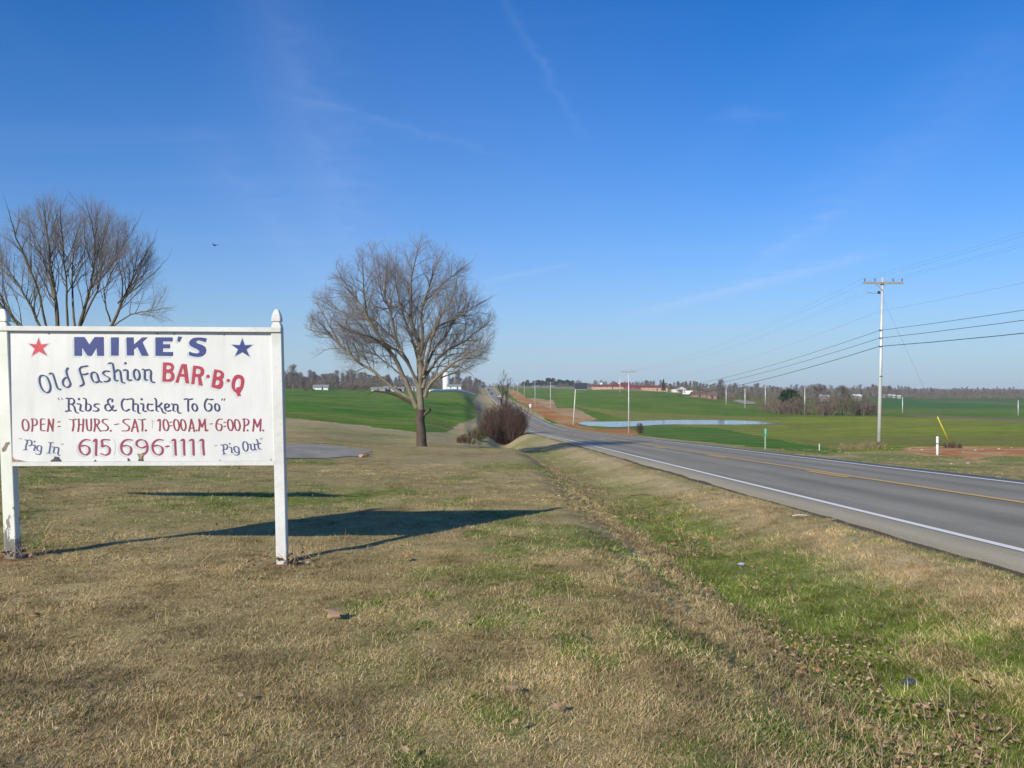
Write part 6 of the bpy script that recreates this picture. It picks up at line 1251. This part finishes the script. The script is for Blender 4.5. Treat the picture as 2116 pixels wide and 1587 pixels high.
brn = nd(n, 'ShaderNodeMapRange'); n.links.new(pn_(.9, 4), brn.inputs[0]); brn.inputs[1].default_value = .5; brn.inputs[2].default_value = .68; brn.inputs[4].default_value = .5
mb_ = nd(n, 'ShaderNodeMixRGB', blend_type='MULTIPLY'); n.links.new(brn.outputs[0], mb_.inputs[0]); n.links.new(mx.outputs[0], mb_.inputs[1]); mb_.inputs[2].default_value = (.72, .58, .52, 1)
vs_ = nd(n, 'ShaderNodeVectorMath', operation='SCALE'); n.links.new(mb_.outputs[0], vs_.inputs[0]); n.links.new(mm.outputs[0], vs_.inputs['Scale'])
n.links.new(vs_.outputs[0], p.inputs['Base Color']); p.inputs['Roughness'].default_value = .7; p.inputs['Specular IOR Level'].default_value = .15
bladem = m
TU = [blade_tuft(60 + k, 46, .010, .034, .052, .85, .0030, .55) for k in range(3)] + [blade_tuft(70 + k, 40, .016, .048, .055, .75, .0034, .55) for k in range(2)] + [blade_tuft(80 + k, 34, .03, .085, .08, .6, .0042, .6) for k in range(2)] + [blade_tuft(90, 6, .08, .19, .07, .4, .0045, .5)]
for o in TU: o.data.materials.append(bladem)
rg = np.random.default_rng(99)
def ring_pts(y0, y1, dens, ext=1.12):
    A_ = .5 * (y1 * y1 - y0 * y0) * 2 * .64 * ext; n_ = int(A_ * dens); Y = np.sqrt(y0 * y0 + rg.random(n_) * (y1 * y1 - y0 * y0)); X = (rg.random(n_) * 2 - 1) * Y * .64 * ext; return X, Y
XS, YS, SC, DN = [], [], [], []
for y0, y1, dens, s_ in ((2.2, 5, 980, 1.0), (5, 8, 560, 1.15), (8, 13, 190, 1.4), (13, 21, 60, 1.8), (21, 34, 20, 2.4), (34, 58, 6.5, 3.0), (58, 130, 1.4, 4.0)):
    X_, Y_ = ring_pts(y0, y1, dens); XS.append(X_); YS.append(Y_); SC.append(np.full(len(X_), s_))
X_ = np.concatenate(XS); Y_ = np.concatenate(YS); S_ = np.concatenate(SC)
s = X_ - road_x(Y_); keep = (np.abs(s) > HALF + .08 + .25 * (fbm(X_ * 2, Y_ * 2, 8, 3) - .4)) & ~((s > 0) & ((Y_ > 52) | (s > 22))) & ~((Y_ > 58) & (s < -26))
lotpoly = [(v.x, v.y) for v in [G(*q_) for q_ in [(60, 930), (590, 917), (650, 919), (700, 924), (765, 932), (755, 943), (690, 946), (60, 962)]]]; keep &= ~inpoly(X_, Y_, lotpoly)
for (bx, by, br_) in ((-2.06, 7.42, .24), (-4.47, 7.33, .27)): keep &= np.hypot(X_ - bx, (Y_ - by) * 1.3) > br_ * (.6 + .8 * vn(X_ * 9, Y_ * 9, 4))
mpx = 1058 + F * X_ / Y_; zz_ = H(X_, Y_); mpy = 800 + F * (EYE - zz_) / Y_; keep &= ~(inpoly(mpx, mpy, DIRT_M) & (rg.random(len(X_)) < .93))
X_, Y_, S_, zz_ = X_[keep], Y_[keep], S_[keep], zz_[keep]; t_, g_ = lawn_tint(X_, Y_); s = X_ - road_x(Y_); sl_ = -s - HALF
bank = (sl_ > .3) & (sl_ < 4.2) | (s > HALF); kind = rg.integers(0, 3, len(X_)); tall = rg.random(len(X_)); kind = np.where((tall < .22) | (g_ > .5) & (tall < .5), rg.integers(3, 5, len(X_)), kind); kind = np.where(bank & (tall > .55), rg.integers(5, 7, len(X_)), kind); kind = np.where(bank & (tall < .02), 7, kind); kind = np.where(~bank & (tall > .997), 7, kind)
tint = 1 + np.clip(g_ * .95 + rg.normal(size=len(X_)) * .12, 0, .97)
kb = (1 - .25 * sst(5, 11, Y_)) * np.clip(.64 + .5 * fbm(X_ * 1.3, Y_ * 1.1, 77, 3), .6, 1.2)
ho = np.where(Y_ > 21, .55, 1.0)   # spread wider than they are tall far away
scatter('lawn_grass', TU, np.stack([X_, Y_, zz_ - .004 * S_], -1), rg.random(len(X_)) * 6.28, S_ * kb * (.75 + .5 * rg.random(len(X_))) * ho, kind, tint, 'short dormant tan and green grass covering the lawn, ditch and banks', 'grass', rg.normal(size=(len(X_), 2)) * .1)
# dead leaves and broken stalks gathered in the ditch
def bit(seed, kind_):
    rg2 = np.random.default_rng(seed)
    if kind_ == 0:
        vs = [(.024 * math.cos(a_) * (.4 + .9 * rg2.random()), .016 * math.sin(a_) * (.4 + .9 * rg2.random()), .014 * rg2.random()) for a_ in [6.283 * j / 7 for j in range(7)]]; me = bpy.data.meshes.new('bit'); me.from_pydata(vs + [(0, 0, 0)], [], [(k, (k + 1) % 7, 7) for k in range(7)])
    else:
        t2 = MB().tube([(0, 0, -.01), (.01, 0, .04), (.02, 0, .10)], [.003, .003, .0015], 4); me = bpy.data.meshes.new('bit'); me.from_pydata(t2.v, [], t2.f)
    return bpy.data.objects.new('bit', me)
m, n, p = newmat('dead_leaf_litter'); ti = nd(n, 'ShaderNodeAttribute', attribute_name='tint'); ti.attribute_type = 'INSTANCER'
n.links.new(ramp(n, ti.outputs['Fac'], [(0, (.12, .07, .04)), (.5, (.28, .18, .095)), (1, (.44, .34, .21))]), p.inputs['Base Color']); p.inputs['Roughness'].default_value = .85
BT = [bit(1, 0), bit(2, 0), bit(3, 0), bit(4, 1)]
for o in BT: o.data.materials.append(m)
n_ = 6500; Yb = 3.2 + 32 * rg.random(n_) ** 1.4; cen = -HALF - 2.95 + .5 * (fbm(Yb * .5, Yb * 0, 6, 3) - .5) * 2; Xb = road_x(Yb) + cen + rg.normal(size=n_) * .42; k_ = (vn(Xb * 1.6, Yb * 1.1, 66) > .42); Xb, Yb = Xb[k_], Yb[k_]
n2 = 170; Y2 = 3 + 15 * rg.random(n2); X2 = (rg.random(n2) * 2 - 1) * Y2 * .62; k_ = (X2 - road_x(Y2)) < -HALF - .5; Xb = np.concatenate([Xb, X2[k_]]); Yb = np.concatenate([Yb, Y2[k_]])
a1 = rg.random(160) * 6.28; r1 = np.abs(rg.normal(size=160)) * .2; which = rg.random(160) < .55; Xb = np.concatenate([Xb, np.where(which, -2.0, -4.45) + r1 * np.cos(a1) * 1.3]); Yb = np.concatenate([Yb, np.where(which, 7.36, 7.3) + r1 * np.sin(a1)])
zb = H(Xb, Yb) + .045 + .02 * rg.random(len(Xb)); kd = rg.choice([0, 1, 2, 3], len(Xb), p=[.29, .28, .28, .15])
scatter('leaf_litter', BT, np.stack([Xb, Yb, zb], -1), rg.random(len(Xb)) * 6.28, .55 + .9 * rg.random(len(Xb)), kd, rg.random(len(Xb)), 'brown dead leaves and broken straw gathered along the ditch and round the posts', 'leaf litter', rg.normal(size=(len(Xb), 2)) * .45)

# off to the left of the frame: an unseen board, added to cast the lens-shaped lawn shadow
cs0 = Vector((-4.25 - .59 * 4.6, 12.0 - .807 * 4.6, 0)); cs0.z = h(cs0.x, cs0.y)
r = empty('shadow_board', cs0, R(4), 'unseen narrow white board on a thin post, added left of the lawn to cast a shadow on it', 'sign'); MB().tube([(0, 0, -.3), (0, 0, 2.3)], .018, 8).build('post', steel, r)
MB().loft([[(x, y_, z) for x, z in [(-1.3, 2.12), (-.6, 2.42), (.7, 2.50), (1.75, 2.24), (.7, 2.06), (-.6, 2.02)]] for y_ in (-.01, .01)]).build('panel', wht, r)

# ------------------------------------------------------------------ air
hm = bpy.data.materials.new('thin_haze'); hm.use_nodes = True; hn = hm.node_tree; hn.nodes.clear()
ho_ = hn.nodes.new('ShaderNodeOutputMaterial'); hv = hn.nodes.new('ShaderNodeVolumePrincipled'); hn.links.new(hv.outputs[0], ho_.inputs['Volume'])
hv.inputs['Color'].default_value = (.9, .95, 1, 1); hv.inputs['Density'].default_value = .00014; hv.inputs['Anisotropy'].default_value = .0
haze = MB().box(-6400, -6400, -14, 6400, 6400, 14).build('haze', hm); tag(haze, 'thin pale winter haze hanging over the fields and the road', 'haze', kind='stuff')
sc.cycles.volume_bounces = 0
